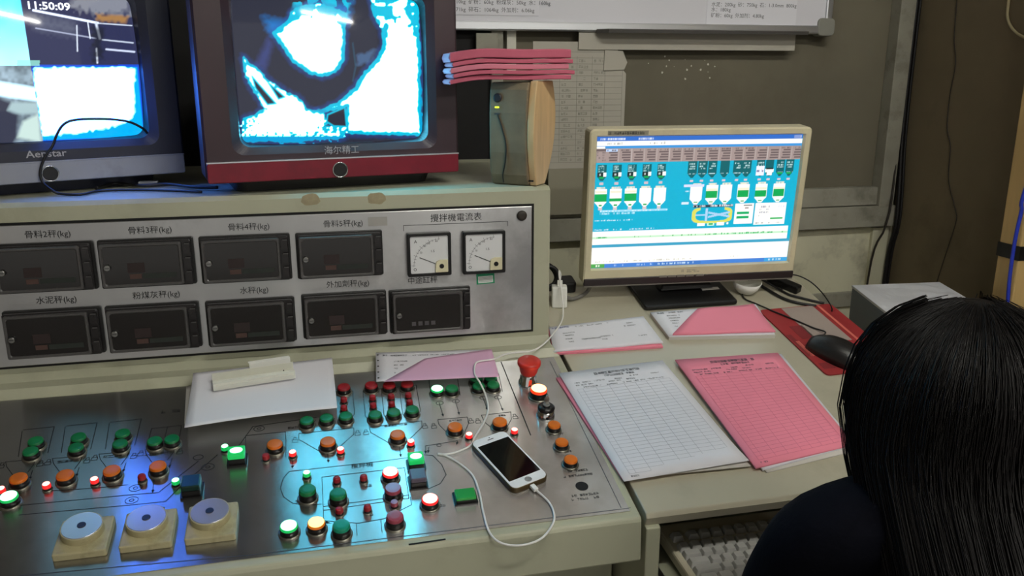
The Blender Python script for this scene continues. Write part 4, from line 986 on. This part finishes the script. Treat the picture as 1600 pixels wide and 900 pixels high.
# right pile
sheet('delivery_slip', 'thick white slip stack below the pink folded sheet', 'paper', [(1016, 489), (1180, 476), (1212, 524), (1046, 527)], .0068, 'paper_dull', .0066)
o, fr = sheet('delivery_slip', 'white slip half hidden by the pink folded sheet', 'paper', [(1016, 488), (1181, 475), (1211, 522), (1045, 526)], .0085, 'paper_white', .0012)
b = MB(); wr(fr, b, .05, .12, .08, .005, .0092); wr(fr, b, .15, .3, .08, .004, .0092)
for t in (.2, .3, .4, .5, .62, .75): wr(fr, b, .12, .28-.2*t, t, .0034, .0092)
put('black_print', b, o, m='print_faint', flat=True)
sheet('delivery_slip', 'folded pink sheet with slanted edge lying before the monitor base', 'paper', [(1090, 482), (1177, 475), (1212, 517), (1051, 522)], .0130, 'paper_pink', .0028, curl=lambda s, t: .0015*sin(7*s+3*t)*.6)
# white sheet on the button panel with plastic channel
sheet('blank_sheet', 'second blank sheet peeping out under the white sheet on the button panel', 'paper', [(291, 604), (500, 566), (517, 634), (288, 662)], .0195, 'paper_dull', .0006, curl=lambda s, t: .004*sin(pi*s)*(1-t))
sheet('blank_sheet', 'blank white sheet lying on the upper edge of the button panel', 'paper', [(303, 590), (519, 561), (527, 637), (288, 668)], .0215, 'paper_white', .0006, curl=lambda s, t: .009*(1-t)*(1-t)*(.3+.7*(1-s))+.003*sin(pi*s)*t, n=16)
a, c = slw(334, 612, .028), slw(462, 592, .028); dv = (c-a); Lc = dv.length; ex = dv.normalized(); ny = SN.cross(ex).normalized(); nz = ex.cross(ny)
MC = Matrix(((ex.x, ny.x, nz.x, a.x), (ex.y, ny.y, nz.y, a.y), (ex.z, ny.z, nz.z, a.z), (0, 0, 0, 1)))
ch = thing('cable_channel', 'white plastic cable trunking piece resting on the blank sheet', 'trunking', tuple(a), M=MC)
b = MB(); b.loft([[(x, y, z) for y, z in ((0, .001), (0, .014), (.004, .015), (.004, .0155), (.0055, .0155), (.0055, .005), (.024, .005), (.024, .018), (.0265, .018), (.0265, .001))] for x in (0, Lc)]); put('channel', b, ch, MC, 'cream_plastic', bevel=.0006)
b = MB(); b.box(.003, Lc-.002, -.0012, .0004, .005, .010); put('groove_rib', b, ch, MC, 'cream_plastic')
b = MB(); b.box(Lc*.46, Lc*.97, .0245, .030, .016, .027); b.box(Lc*.45, Lc*.96, .028, .032, .0255, .0275); put('cover_rail', b, ch, MC, 'white_plastic', bevel=.0005)
b = MB(); b.box(Lc*.86, Lc*.875, .008, .013, .005, .013); put('clip', b, ch, MC, 'dark_plastic')
# lilac slip on the panel, leaning on the ledge
o, fr = sheet('delivery_slip', 'white slip with tractor holes on the button panel ledge', 'paper', [(587, 551), (762, 546), (778, 588), (588, 596)], .0235, 'paper_white', .0006)
b = MB()
wr(fr, b, .06, .1, .12, .005, .0243); wr(fr, b, .13, .28, .14, .004, .0243); wr(fr, b, .32, .7, .15, .003, .0243)
for t in (.35, .48, .6, .75): wr(fr, b, .15, .36-.25*t, t, .0034, .0243)
put('black_print', b, o, m='print_faint', flat=True)
b = MB()
for t in (.1, .3, .5, .7, .9):
    c_ = fr(.018, t); b.poly([tuple(SF @ Vector((c_[0]+.0018*cos(k), c_[1]+.0018*sin(k), .0243))) for k in np.arange(0, 2*pi, .6)])
put('tractor_hole', b, o, m='skirt', flat=True)
sheet('delivery_slip', 'pale pink folded copy covering the tractor-hole slip under the white cable', 'paper', [(664, 560), (768, 545), (780, 588), (600, 596)], .0258, 'paper_lilac', .0008)
# phone
h = .0105; px = [(733.7, 691), (787.8, 672), (858.3, 743.8), (802.6, 767)]; cs = [Vector(p) for p in corners(px, h)]; cen = sum(cs, Vector((0, 0)))/4
dl = ((cs[0]+cs[1])/2-(cs[2]+cs[3])/2); PL = dl.length; PW = ((cs[1]-cs[0]).length+(cs[2]-cs[3]).length)/2; ang = atan2(dl.y, dl.x)-pi/2
PM = SF @ T(cen.x, cen.y, .0019) @ R(ang, 'Z')
ph = thing('mobile_phone', 'white faced smartphone with a black screen charging on the button panel', 'phone', tuple(PM.translation), M=PM)
b = MB(); b.rbox(PW, PL, .0105, 0, .0088, .0012, n=6); put('phone_case', b, ph, PM, 'phone_case')
b = MB(); b.rbox(PW-.0026, PL-.0026, .0095, .0085, .0096, .0004, n=6); put('phone_face', b, ph, PM, 'phone_white')
b = MB(); b.rbox(PW-.0085, PL*.715, .0008, .0094, .0099); put('phone_screen', b, ph, PM, 'phone_glass')
b = MB(); b.loft([[(r*cos(a), r*sin(a)-PL/2+.0095, z) for a in np.linspace(0, 2*pi, 28, endpoint=False)] for r, z in ((.0056, .0095), (.0056, .00985), (.0050, .00985), (.0049, .0096))], None, False, True); put('home_button', b, ph, PM, 'phone_ring')
b = MB(); b.rbox(.011, .0016, .0007, .0095, .0098, cy=PL/2-.0105); put('earpiece_slot', b, ph, PM, 'skirt')
b = MB(); b.lathe([(.0012, .0095), (.0012, .0098)], 12); put('front_camera', b, ph, PM @ T(0, PL/2-.0065, 0), 'skirt')
# charger
cw = slw(877, 483); chg = thing('phone_charger', 'white cube phone charger standing on the desk beside the console', 'charger', (cw.x, cw.y+.014, cw.z))
zc = slz(cw.y)-.0; cx_, cy_ = cw.x, cw.y+.016
CM = T(cx_, cy_, slz(cy_-.012)+.0035) @ R(radians(-14), 'Z')
b = MB(); b.rbox(.0315, .0285, .004, -.003, .0415, .003); put('charger_body', b, chg, CM, 'white_plastic')
b = MB(); b.rbox(.0105, .0055, .001, .0415, .053, .001); put('usb_plug', b, chg, CM @ T(.001, -.001, 0), 'white_plastic')
# charging cable
top = CM @ Vector((.001, -.001, .053))
cab = [PM @ Vector((0, -PL/2-.011, .0052))]+[slw(u, v, .0038) for u, v in ((858, 785), (866, 805), (862, 822), (845, 842), (815, 852), (784, 849), (765, 832), (755, 800), (749, 770), (738, 742), (715, 722), (694, 711), (684, 709), (692, 710), (712, 707), (735, 696), (742, 683), (756, 660), (763, 640))]
cab += [slw(759, 618, .010), slw(750, 598, .024), slw(742, 585, .0285), slw(742, 571, .0285), slw(748, 565, .0285), slw(772, 561, .0285), slw(788, 554, .024), slw(806, 551, .019), slw(832, 548, .021), slw(850, 537, .021), slw(864, 522, .016), slw(877, 503, .012), slw(880, 485, .012)]
cab += [top+Vector((-.004, -.022, -.012)), top+Vector((-.006, -.014, .012)), top+Vector((-.003, -.004, .021)), top+Vector((.001, -.001, .012)), top+Vector((0, 0, -.001))]
cc = thing('charging_cable', 'white charging cable curling over the button panel to the phone', 'cable', tuple(cab[0]))
b = MB(); b.tube(cab, .0016, 8); put('cord', b, cc, m='cable_white')
b = MB(); b.rbox(.0075, .0125, .001, .0028, .0078, .001); put('plug', b, cc, PM @ T(0, -PL/2-.0066, 0), 'white_plastic')
# mouse pad
pad = thing('mouse_pad', 'red mouse pad with grey and pink bands on the desk', 'mouse pad', tuple(slw(1290, 530)))
c4 = [Vector(p) for p in corners([(1196, 487), (1305, 484), (1352, 512), (1286, 587)], .003)]
px0, px1, ps0, ps1 = .893, 1.066, .283, .530
ang = radians(-3)
PDM = SF @ T((px0+px1)/2, (ps0+ps1)/2, .0006) @ R(radians(2), 'Z'); pw_, pl_ = px1-px0, ps1-ps0
b = MB(); b.rbox(pw_, pl_, .010, 0, .003, .0006, n=5); put('pad_base', b, pad, PDM, 'pad_red')
for (a, c, e, f, m_) in ((-.035, .040, -.02, .121, 'pad_grey'), (-.079, -.071, -.06, -.005, 'pad_pink'), (-.080, -.02, -.105, -.085, 'pad_dark'), (-.085, -.074, -.06, .02, 'pad_dark'), (.050, .056, -.03, .121, 'pad_pink'), (-.02, .03, -.045, -.02, 'pad_pink'), (-.06, -.03, .0, .05, 'pad_dark')):
    b = MB(); b.box(a, c, e, f, .003, .0032); put('pad_band', b, pad, PDM, m_)
# mouse
mo = slw(1314, 556, .015); MMs = SF @ T(*[*slope(1311, 550, .016), .0038]) @ R(radians(30), 'Z') @ Matrix.Scale(1.12, 4)
ms = thing('computer_mouse', 'black corded mouse on the red mouse pad', 'mouse', tuple(MMs.translation), M=MMs)
b = MB(); loops = []
for i in range(15):
    t = i/14; y = -.052+.104*t; w = .030*(sin(pi*min(.999, max(.001, .08+.84*t)))**.38)*(1-.12*abs(t-.35)); hgt = .034*sin(pi*(.12+.74*(1-t)**.9))**.7
    loops.append([(w*cos(a), y, max(0, hgt*sin(a)**.8 if sin(a) > 0 else 0)) for a in np.linspace(0, pi, 13)])
b.loft(loops, None, True, True, smooth=True); put('mouse_shell', b, ms, MMs, 'mouse_black')
b = MB(); b.lathe([(.006, -.003), (.0065, 0), (.006, .003)], 16); put('scroll_wheel', b, ms, MMs @ T(0, .026, .024) @ R(pi/2, 'Y'), 'smoked_edge')
mt = MMs @ Vector((0, .052, .008))
b = MB(); b.tube([mt, slw(1290, 520, .011), slw(1270, 512, .0065), slw(1240, 499, .0062), slw(1210, 487, .006), slw(1180, 474, .003), slw(1164, 467, .003), slw(1160, 458, .003), slw(1166, 450, .003), slw(1160, 442, .003)], .0016, 6); put('cord', b, ms, m='cable_black')
# small white bowl
p = slw(1152, 462); b = MB(); b.lathe([(.013, .001), (.018, .003), (.027, .014), (.032, .029), (.030, .029), (.025, .015), (.013, .006)], 28, None, T(p.x+.024, p.y+.012, slz(p.y+.012)) @ R(SL, 'X'), True, True); tag(put('small_cup', b, m='white_plastic'), 'small white plastic cup beneath the right of the monitor', 'cup')
# black power adapter and cable coils left of the monitor base
p = slw(905, 450); bb = MB(); q = SF @ T(.512, (SFI @ Vector((0, 1.655, slz(1.655)))).y, .001); bb.rbox(.03, .04, .006, 0, .024, .004, M=q); tag(put('power_adapter', bb, m='black_plastic'), 'black power adapter block on the desk behind the charger', 'adapter')
bb = MB(); b0 = Vector((.455, 1.63, slz(1.63)))
pts = []
for k in range(40):
    a = k*.55; pts.append((.455+.030*cos(a), 1.640+.010*sin(a*.7), slz(1.64)+.012+.05*(.5+.5*sin(a))+.004*cos(k)))
bb.tube(pts, .004, 8, sub=3); tag(put('cable_coil', bb, m='cable_black'), 'black coiled cables behind the charger next to the console', 'cable coil')
bb = MB(); bb.tube([slw(880, 462, .02), slw(893, 467, .006), slw(907, 463, .006), slw(918, 455, .01), slw(922, 446, .03)], .004, 8); tag(put('grey_cord', bb, m='cable_grey'), 'short grey cable bent beside the charger below the monitor', 'cord')
b = MB(); a, c = slope(1105, 452, .012), slope(1125, 462, .012); b.box(a[0]-.012, a[0]+.028, a[1]-.002, a[1]+.008, .0115, .0122, M=SF); tag(put('tape_strip', b, m='paper_dull'), 'pale tape scrap lying on the monitor base', 'tape')
# cables at the right rear of the desk
for (nm_, lab, pts, r_, m_) in (
    ('video_cable', 'black video cable leaving the desk behind the small cup', [slw(1168, 436, .02), slw(1190, 447, .005), slw(1210, 459, .004), slw(1228, 468, .004), slw(1250, 474, .004), slw(1275, 478, .004)], .0032, 'cable_black'),
    ('power_cable', 'dark power cable lying along the right rear desk edge', [slw(1186, 434, .02), slw(1214, 450, .005), slw(1232, 460, .004), slw(1250, 465, .004), slw(1270, 470, .004), slw(1288, 474, .004)], .0026, 'cable_black'),
    ('loop_cable', 'thin dark cable arching up from the desk against the wall', [slw(1222, 452, .012), Vector(onY(1221, 445, 1.61)), Vector(onY(1228, 432, 1.61)), Vector(onY(1244, 430, 1.61)), Vector(onY(1266, 440, 1.6)), Vector(onY(1285, 458, 1.57)), slw(1299, 479, .004), slw(1300, 486, .006)], .0014, 'cable_black')):
    b = MB(); b.tube(pts, r_, 8); tag(put(nm_, b, m=m_), lab, 'cable')
b = MB(); b.rbox(.075, .022, .004, .0005, .018, .003, M=SF @ T(1.000, .622, 0) @ R(radians(-60), 'Z')); tag(put('plug_block', b, m='black_plastic'), 'black extension plug block at the right rear desk corner', 'plug block')
# ================================================================== RIGHT SIDE
cabn = thing('low_cabinet', 'low dull cabinet standing between the desk and the right wall', 'cabinet', (1.36, 1.55, 0))
b = MB(); b.box(1.13, 1.49, 1.12, 1.95, 0.05, .66); put('cabinet_body', b, cabn, m='trim_grey', bevel=.004)
b = MB(); b.box(1.12, 1.50, 1.11, 1.96, .66, .68); put('cabinet_top', b, cabn, m='wood_yellow', bevel=.003)
for x in (1.17, 1.45):
    for y in (1.16, 1.9): b = MB(); b.box(x-.02, x+.02, y-.02, y+.02, 0, .05); put('cabinet_foot', b, cabn, m='dark_plastic')
bxr = thing('wrapped_box', 'grey-blue box with a crumpled pale top beside the red pad', 'box', (1.3, 1.5, .68))
pA, pB, pD = onZ(1331, 446, .90), onZ(1468, 441, .90), onZ(1600, 518, .90)
dd = (pD-pB); dd.z = 0; dd = dd.normalized(); Lb = .42
Q = [pA, pB, pB+dd*Lb, pA+dd*Lb]; cen = sum(Q, Vector())/4
b = MB(); b.loft([[(p.x, p.y, z) for p in Q] for z in (.681, .895)]); put('box_body', b, bxr, m='box_blue', bevel=.004)
b = MB(); n = 14; W = n+1
tp = []
for i in range(W):
    for j in range(W):
        s, t = j/n, i/n; p = (Q[0]*(1-s)+Q[1]*s)*(1-t)+(Q[3]*(1-s)+Q[2]*s)*t; tp.append((p.x, p.y, .9005+(.0035*sin(11*s+3*t)*sin(8*t+2*s)+random.uniform(-.0015, .0015))*(1 if 0 < i < n and 0 < j < n else 0)))
b.add(tp+[(x, y, .8952) for x, y, z in tp])
for i in range(n):
    for j in range(n): q = (i*W+j, i*W+j+1, (i+1)*W+j+1, (i+1)*W+j); b.face(q); b.face([k+W*W for k in reversed(q)])
bd = [j for j in range(W)]+[i*W+n for i in range(1, W)]+[n*W+j for j in range(n-1, -1, -1)]+[i*W for i in range(n-1, 0, -1)]
for k in range(len(bd)): b.face((bd[k], bd[k-1], bd[k-1]+W*W, bd[k]+W*W))
put('box_cover', b, bxr, m='box_top')
post = thing('wooden_post', 'pale yellow wooden post with a black band by the right wall', 'post', (1.57, 1.53, 0))
b = MB(); b.box(1.513, 1.60, 1.50-.0, 1.56, .0, 2.79); put('post_shaft', b, post, m='wood_yellow', bevel=.004)
b = MB(); b.box(1.511, 1.602, 1.498, 1.562, .99, 1.022); put('post_band', b, post, m='black_plastic')
b = MB(); b.tube([(1.560, 1.46, 2.78), (1.552, 1.46, 2.1), (1.545, 1.465, 1.45), onY(1604, 290, 1.47), onY(1596, 330, 1.475), onY(1588, 365, 1.48), onY(1582, 400, 1.485), onY(1577, 440, 1.487), onY(1574, 480, 1.487), onY(1573, 510, 1.487), (1.507, 1.487, .62), (1.507, 1.487, .012), (1.56, 1.42, .006)], .004, 8); tag(put('blue_cable', b, m='cable_blue'), 'blue network cable hanging in front of the wooden post', 'cable')
xw = WX-.0025
b = MB(); b.tube([onX(u, v, xw) for u, v in ((1497, -60), (1495, 0), (1491, 60), (1493, 100), (1484, 150), (1480, 200), (1485, 230), (1482, 280), (1492, 325), (1494, 345), (1480, 390), (1464, 440), (1450, 490))], .0012, 6); tag(put('wall_wire', b, m='cable_brown'), 'thin dark wire running down the right wall', 'wire')
b = MB(); b.tube([onX(u, v, xw-.002) for u, v in ((1580, -60), (1576, 0), (1574, 25), (1580, 42), (1592, 54), (1610, 62))], .0032, 8); tag(put('cream_cable', b, m='cable_cream'), 'cream cable curving across the right wall near the top', 'cable')
for k, (dx, r_, lab) in enumerate(((.004, .0055, 'thick black cable running down the wall corner beside the grey post'), (.016, .004, 'thinner black cable right in the wall corner'), (-.006, .003, 'dark cable crossing from the corner over the grey rails'))):
    b = MB(); xb = 1.628+dx
    pts = [(xb, WY-.012-r_, 2.79), (xb, WY-.012-r_, 1.9), (xb-.001, WY-.014-r_, 1.3), (xb-.003-.01*(k == 2), WY-.034-r_, 1.05), (xb-.004-.022*(k == 2), WY-.036-r_, .96), (xb-.005-.045*(k == 2), WY-.018-r_, .80), (xb-.005-.05*(k == 2), WY-.02-r_, .10)]
    b.tube(pts, r_, 8); tag(put('corner_cable', b, m='cable_brown' if k == 2 else 'cable_black'), lab, 'cable')

# ================================================================== PERSON
hx, hy, hz = .645, .700, 1.048
per = thing('person', 'person with long black hair in dark navy clothes seated at the desk', 'person', (.66, .60, 0))
V_, E_, RAD = [], [], []
def node(p, r, link_=None):
    V_.append(p); RAD.append(r if isinstance(r, tuple) else (r, r)); i = len(V_)-1
    if link_ is not None: E_.append((link_, i))
    return i
def chain(start, items):
    k = start
    for p, r in items: k = node(p, r, k)
    return k
pel = node((.665, .545, .515), (.155, .115))
sp = chain(pel, [((.664, .56, .64), (.135, .10)), ((.662, .585, .76), (.14, .10)), ((.658, .635, .865), (.12, .080))])
nk = chain(sp, [((.652, .65, .925), (.060, .055)), ((.648, .672, .965), (.048, .048)), ((.646, .688, 1.00), (.046, .048))])
for sx in (-1, 1):
    sh_ = chain(sp, [((.658+sx*.085, .668, .948), (.064, .058)), ((.658+sx*.158, .700, .924), (.058, .056))])
    el = chain(sh_, [((.658+sx*.162, .74, .84), .050), ((.658+sx*.145, .80, .757), .043)])
    hx_ = .775 if sx < 0 else .905
    wr_ = chain(el, [((.5*(.658+sx*.145)+.5*hx_, .875, .742), .038), ((hx_-.004, .945, .726), .027), ((hx_-.002, .965, .724), .024)])
    pm = chain(wr_, [((hx_, .99, .724), (.030, .013)), ((hx_, 1.012, .724), (.032, .011))])
    for k, (fo, fl) in enumerate(((-.026, .050 if sx > 0 else .060), (-.009, .068), (.009, .064), (.026, .060 if sx > 0 else .050))):
        bx_, by_ = hx_+fo, 1.018
        chain(pm, [((bx_, by_, .727), .0085), ((bx_+fo*.1, by_+fl*.45, .732), .008), ((bx_+fo*.12, by_+fl*.75, .722), .0075), ((bx_+fo*.12, by_+fl*.88, .712), .0065)])
    chain(wr_, [((hx_-sx*.032, .985, .720), .010), ((hx_-sx*.045, 1.005, .716), .009), ((hx_-sx*.048, 1.022, .711), .008)])
    hp = chain(pel, [((.665+sx*.09, .60, .485), (.088, .085))])
    kn = chain(hp, [((.665+sx*.105, .78, .475), .075), ((.665+sx*.10, .96, .465), .058)])
    an = chain(kn, [((.665+sx*.10, .985, .28), .052), ((.665+sx*.10, .955, .10), .036), ((.665+sx*.10, .955, .065), .036)])
    chain(an, [((.665+sx*.105, 1.03, .040), (.038, .032)), ((.665+sx*.108, 1.11, .032), (.036, .026))])
me = bpy.data.meshes.new('body'); me.from_pydata(V_, E_, [])
to = bpy.data.objects.new('tmp_body', me); COL.objects.link(to)
md = to.modifiers.new('skin', 'SKIN'); md.use_smooth_shade = True
for i, r_ in enumerate(RAD):
    me.skin_vertices[0].data[i].radius = r_; me.skin_vertices[0].data[i].use_root = (i == pel)
sb = to.modifiers.new('sub', 'SUBSURF'); sb.levels = 2; sb.render_levels = 2
bpy.context.view_layer.update()
bm_ = bpy.data.meshes.new_from_object(to.evaluated_get(bpy.context.evaluated_depsgraph_get()))
bpy.data.objects.remove(to)
vb = [tuple(v.co) for v in bm_.vertices]; fb = [tuple(p.vertices) for p in bm_.polygons]
b = MB(); b.add(vb)
for f in fb:
    c = sum((Vector(vb[i]) for i in f), Vector())/len(f)
    m_ = 'skin' if (c.z > .955 and (c.x-.65)**2 < .004) or (c.y > .955 and c.z > .66 and c.z < .78) else ('stool_black' if c.z < .085 else 'navy_cloth')
    b.face(f, m_, True)
# head joined into the same body mesh: sculpted sphere looking along +y, turned a little right
HM = T(hx, hy, hz) @ R(radians(-8), 'Z') @ R(radians(-10), 'X')
nu, nv = 48, 36; hv = []
for i in range(nv+1):
    th = pi*i/nv
    for j in range(nu):
        ph_ = 2*pi*j/nu; x, y, z = sin(th)*cos(ph_), sin(th)*sin(ph_), cos(th)
        X, Y, Z = .070*x, .090*y, .104*z
        if z < 0: X *= 1-.30*(-z)**1.3; Y = Y*(1-.12*(-z)) + (.006*(-z) if y > 0 else .0)
        if y > 0:
            g = lambda cx, cz, sx_, sz: math.exp(-((X-cx)/sx_)**2-((Z-cz)/sz)**2)
            Y += .020*g(0, -.020, .010, .016)+.008*g(0, .004, .008, .020)+.006*g(0, -.052, .020, .008)+.006*g(0, -.082, .022, .014)-.008*(g(-.030, .004, .014, .010)+g(.030, .004, .014, .010))+.004*(g(-.03, .024, .02, .006)+g(.03, .024, .02, .006))+.003*(g(-.04, -.028, .018, .018)+g(.04, -.028, .018, .018))
        hv.append(tuple(HM @ Vector((X, Y, Z))))
o0 = b.add(hv)
for i in range(nv):
    for j in range(nu):
        q = [o0+i*nu+j, o0+i*nu+(j+1) % nu, o0+(i+1)*nu+(j+1) % nu, o0+(i+1)*nu+j]; c = HM.inverted() @ (sum((Vector(b.v[k]) for k in q), Vector())/4)
        b.face(q, 'lips' if c.y > .07 and abs(c.x) < .021 and -.058 < c.z < -.045 else 'skin', True)
for sx in (-1, 1):
    b.lathe([(.0001, -.011), (.007, -.0085), (.0108, -.002), (.0108, .002), (.007, .0085), (.0001, .011)], 16, 'eye_white', HM @ T(sx*.030, .0745, .004) @ R(-pi/2, 'X')); b.lathe([(.005, .0095), (.004, .0112), (.0005, .0115)], 14, 'eye_dark', HM @ T(sx*.030, .0745, .004) @ R(-pi/2, 'X'))
    b.loft([[(sx*(.068+.010*k), -.004+.014*cos(a)*(1-.15*k)-.006*k, -.006+.027*sin(a)*(1-.1*k)) for a in np.linspace(0, 2*pi, 16, endpoint=False)] for k in (0, .6, 1)], 'skin', True, True, HM, True)
put('body', b, per, flat=False)
# hair: solid mass plus strands
def hair_pt(phi, t, k=1.0, off=0.0):
    """phi: 0 = back of head, +-pi = face; t: 0 crown .. 1 tip; returns the offset from the head centre"""
    a, c, h_ = .106*k, .114*k, .112*k
    dx, dy = sin(phi), -cos(phi); side = abs(dx)
    px_ = .020                                                        # the parting lies a little to the right
    if t < .42:
        q = t/.42*pi/2; rr_, z = sin(q), cos(q); return Vector((dx*a*rr_+px_*(1-rr_), dy*c*rr_+.02*(1-rr_), h_*z**.9))
    s = (t-.42)/.58; L_ = .44-.04*side
    w = 1.0+.05*sin(pi*min(1, s*2.2))-.03*s+.36*side*max(0, s-.25)**1.3
    return Vector((dx*a*w, dy*c*((1.0+.25*max(0, s-.1)) if dy < 0 else w)-.30*max(0, s-.08), -s*L_))
def lumps(phi, t): return .010*sin(7*phi+2.2*t+.6)+.007*sin(13*phi-3*t)+.006*sin(23*phi+5*t+1)
cen = Vector((hx+.003, hy-.012, hz+.010))
tip_ = Matrix.Rotation(radians(-8), 3, 'Z')
b = MB(); phis = np.linspace(-radians(128), radians(128), 91); ts = np.linspace(.0, 1, 30); loops = []
for t in ts: loops.append([cen+tip_ @ hair_pt(p, t, .975+lumps(p, t)*min(1, 3*t)) for p in phis]+[cen+tip_ @ hair_pt(p, max(t, .03), .86) for p in phis[::-1]])
b.loft(loops, 'hair', True, True, None, True)
ph2 = np.linspace(radians(122), radians(238), 25); l2 = [[cen+tip_ @ hair_pt(p, t, .975+lumps(p, t)*min(1, 3*t)*.5) for p in ph2]+[cen+tip_ @ hair_pt(p, max(t, .03), .86) for p in ph2[::-1]] for t in np.linspace(.0, .33, 9)]
b.loft(l2, 'hair', True, True, None, True)                            # top of the head above the face
hm = put('hair', b, per)
b = MB()
for k in range(2600):
    p = random.uniform(-radians(134), radians(134)); full = random.random() < .5
    t0 = random.uniform(.035, .14) if full else random.uniform(.05, .6); t1 = random.uniform(.88, 1.04) if full else min(1.02, t0+random.uniform(.25, .6))
    kk = random.gauss(.988, .008); dphi = random.gauss(0, .20); pts = []
    if random.random() < .05: kk += random.uniform(.01, .035)
    w0, w1 = random.gauss(0, .09), random.uniform(0, 6); n_ = 15 if full else 10
    for i in range(n_):
        t = t0+(t1-t0)*i/(n_-1); pp = p+dphi*(t-.5)+w0*sin(4*t+w1)*t
        pts.append(cen+tip_ @ hair_pt(pp, t, kk+lumps(pp, t)*min(1, 3*t)+.005*sin(6*t+w1)))
    b.tube(pts, [.0004, .0007, .0007, .0003], 3, 'hair_strand', 1, False)
for k in range(60):                                                   # loose wisps beside the face
    p = random.choice((-1, 1))*radians(random.uniform(120, 142)); w1 = random.uniform(0, 6); pts = []; kk = random.uniform(.97, 1.06)
    for i in range(12):
        t = .12+(.86-.12)*i/11; pts.append(cen+tip_ @ hair_pt(p+.06*sin(5*t+w1), t, kk+.03*sin(3*t+w1)))
    b.tube(pts, .0006, 3, 'hair_strand', 1, False)
o = put('hair_strands', b, hm, flat=True); o['kind'] = 'stuff'
# stool the person sits on
st = thing('office_stool', 'black round stool under the person at the desk', 'stool', (.665, .56, 0))
b = MB(); b.lathe([(.16, .345), (.175, .352), (.178, .375), (.165, .386), (.05, .388)], 36, None, T(.665, .565, 0)); put('seat', b, st, m='stool_black')
b = MB(); b.lathe([(.028, .06), (.028, .20), (.02, .20), (.02, .345)], 20, None, T(.665, .565, 0)); put('column', b, st, m='chrome')
for k in range(5):
    a = 2*pi*k/5+.3; b = MB(); b.tube([(.665, .565, .075), (.665+.24*cos(a), .565+.24*sin(a), .06)], .016, 8, sub=1); lg = put('leg', b, st, m='stool_black')
    b = MB(); b.lathe([(.024, -.012), (.026, 0), (.024, .012)], 18, None, T(.665+.24*cos(a), .565+.24*sin(a), .0265) @ R(pi/2, 'X')); put('caster', b, lg, m='black_plastic')

# look-alike things share a group
GROUPS = {'form_sheet': 'tabular form sheets in the two desk piles', 'delivery_slip': 'delivery slips on the desk and panel', 'blank_sheet': 'blank sheets on the button panel', 'television': 'televisions on the console top', 'ceiling_lamp': 'tube battens on the ceiling', 'corner_cable': 'cables in the wall corner', 'paper_note': 'mix notes on the whiteboard'}
for o in SC.objects:
    k = o.name.split('.')[0]
    if o.parent is None and k in GROUPS: o['group'] = GROUPS[k]
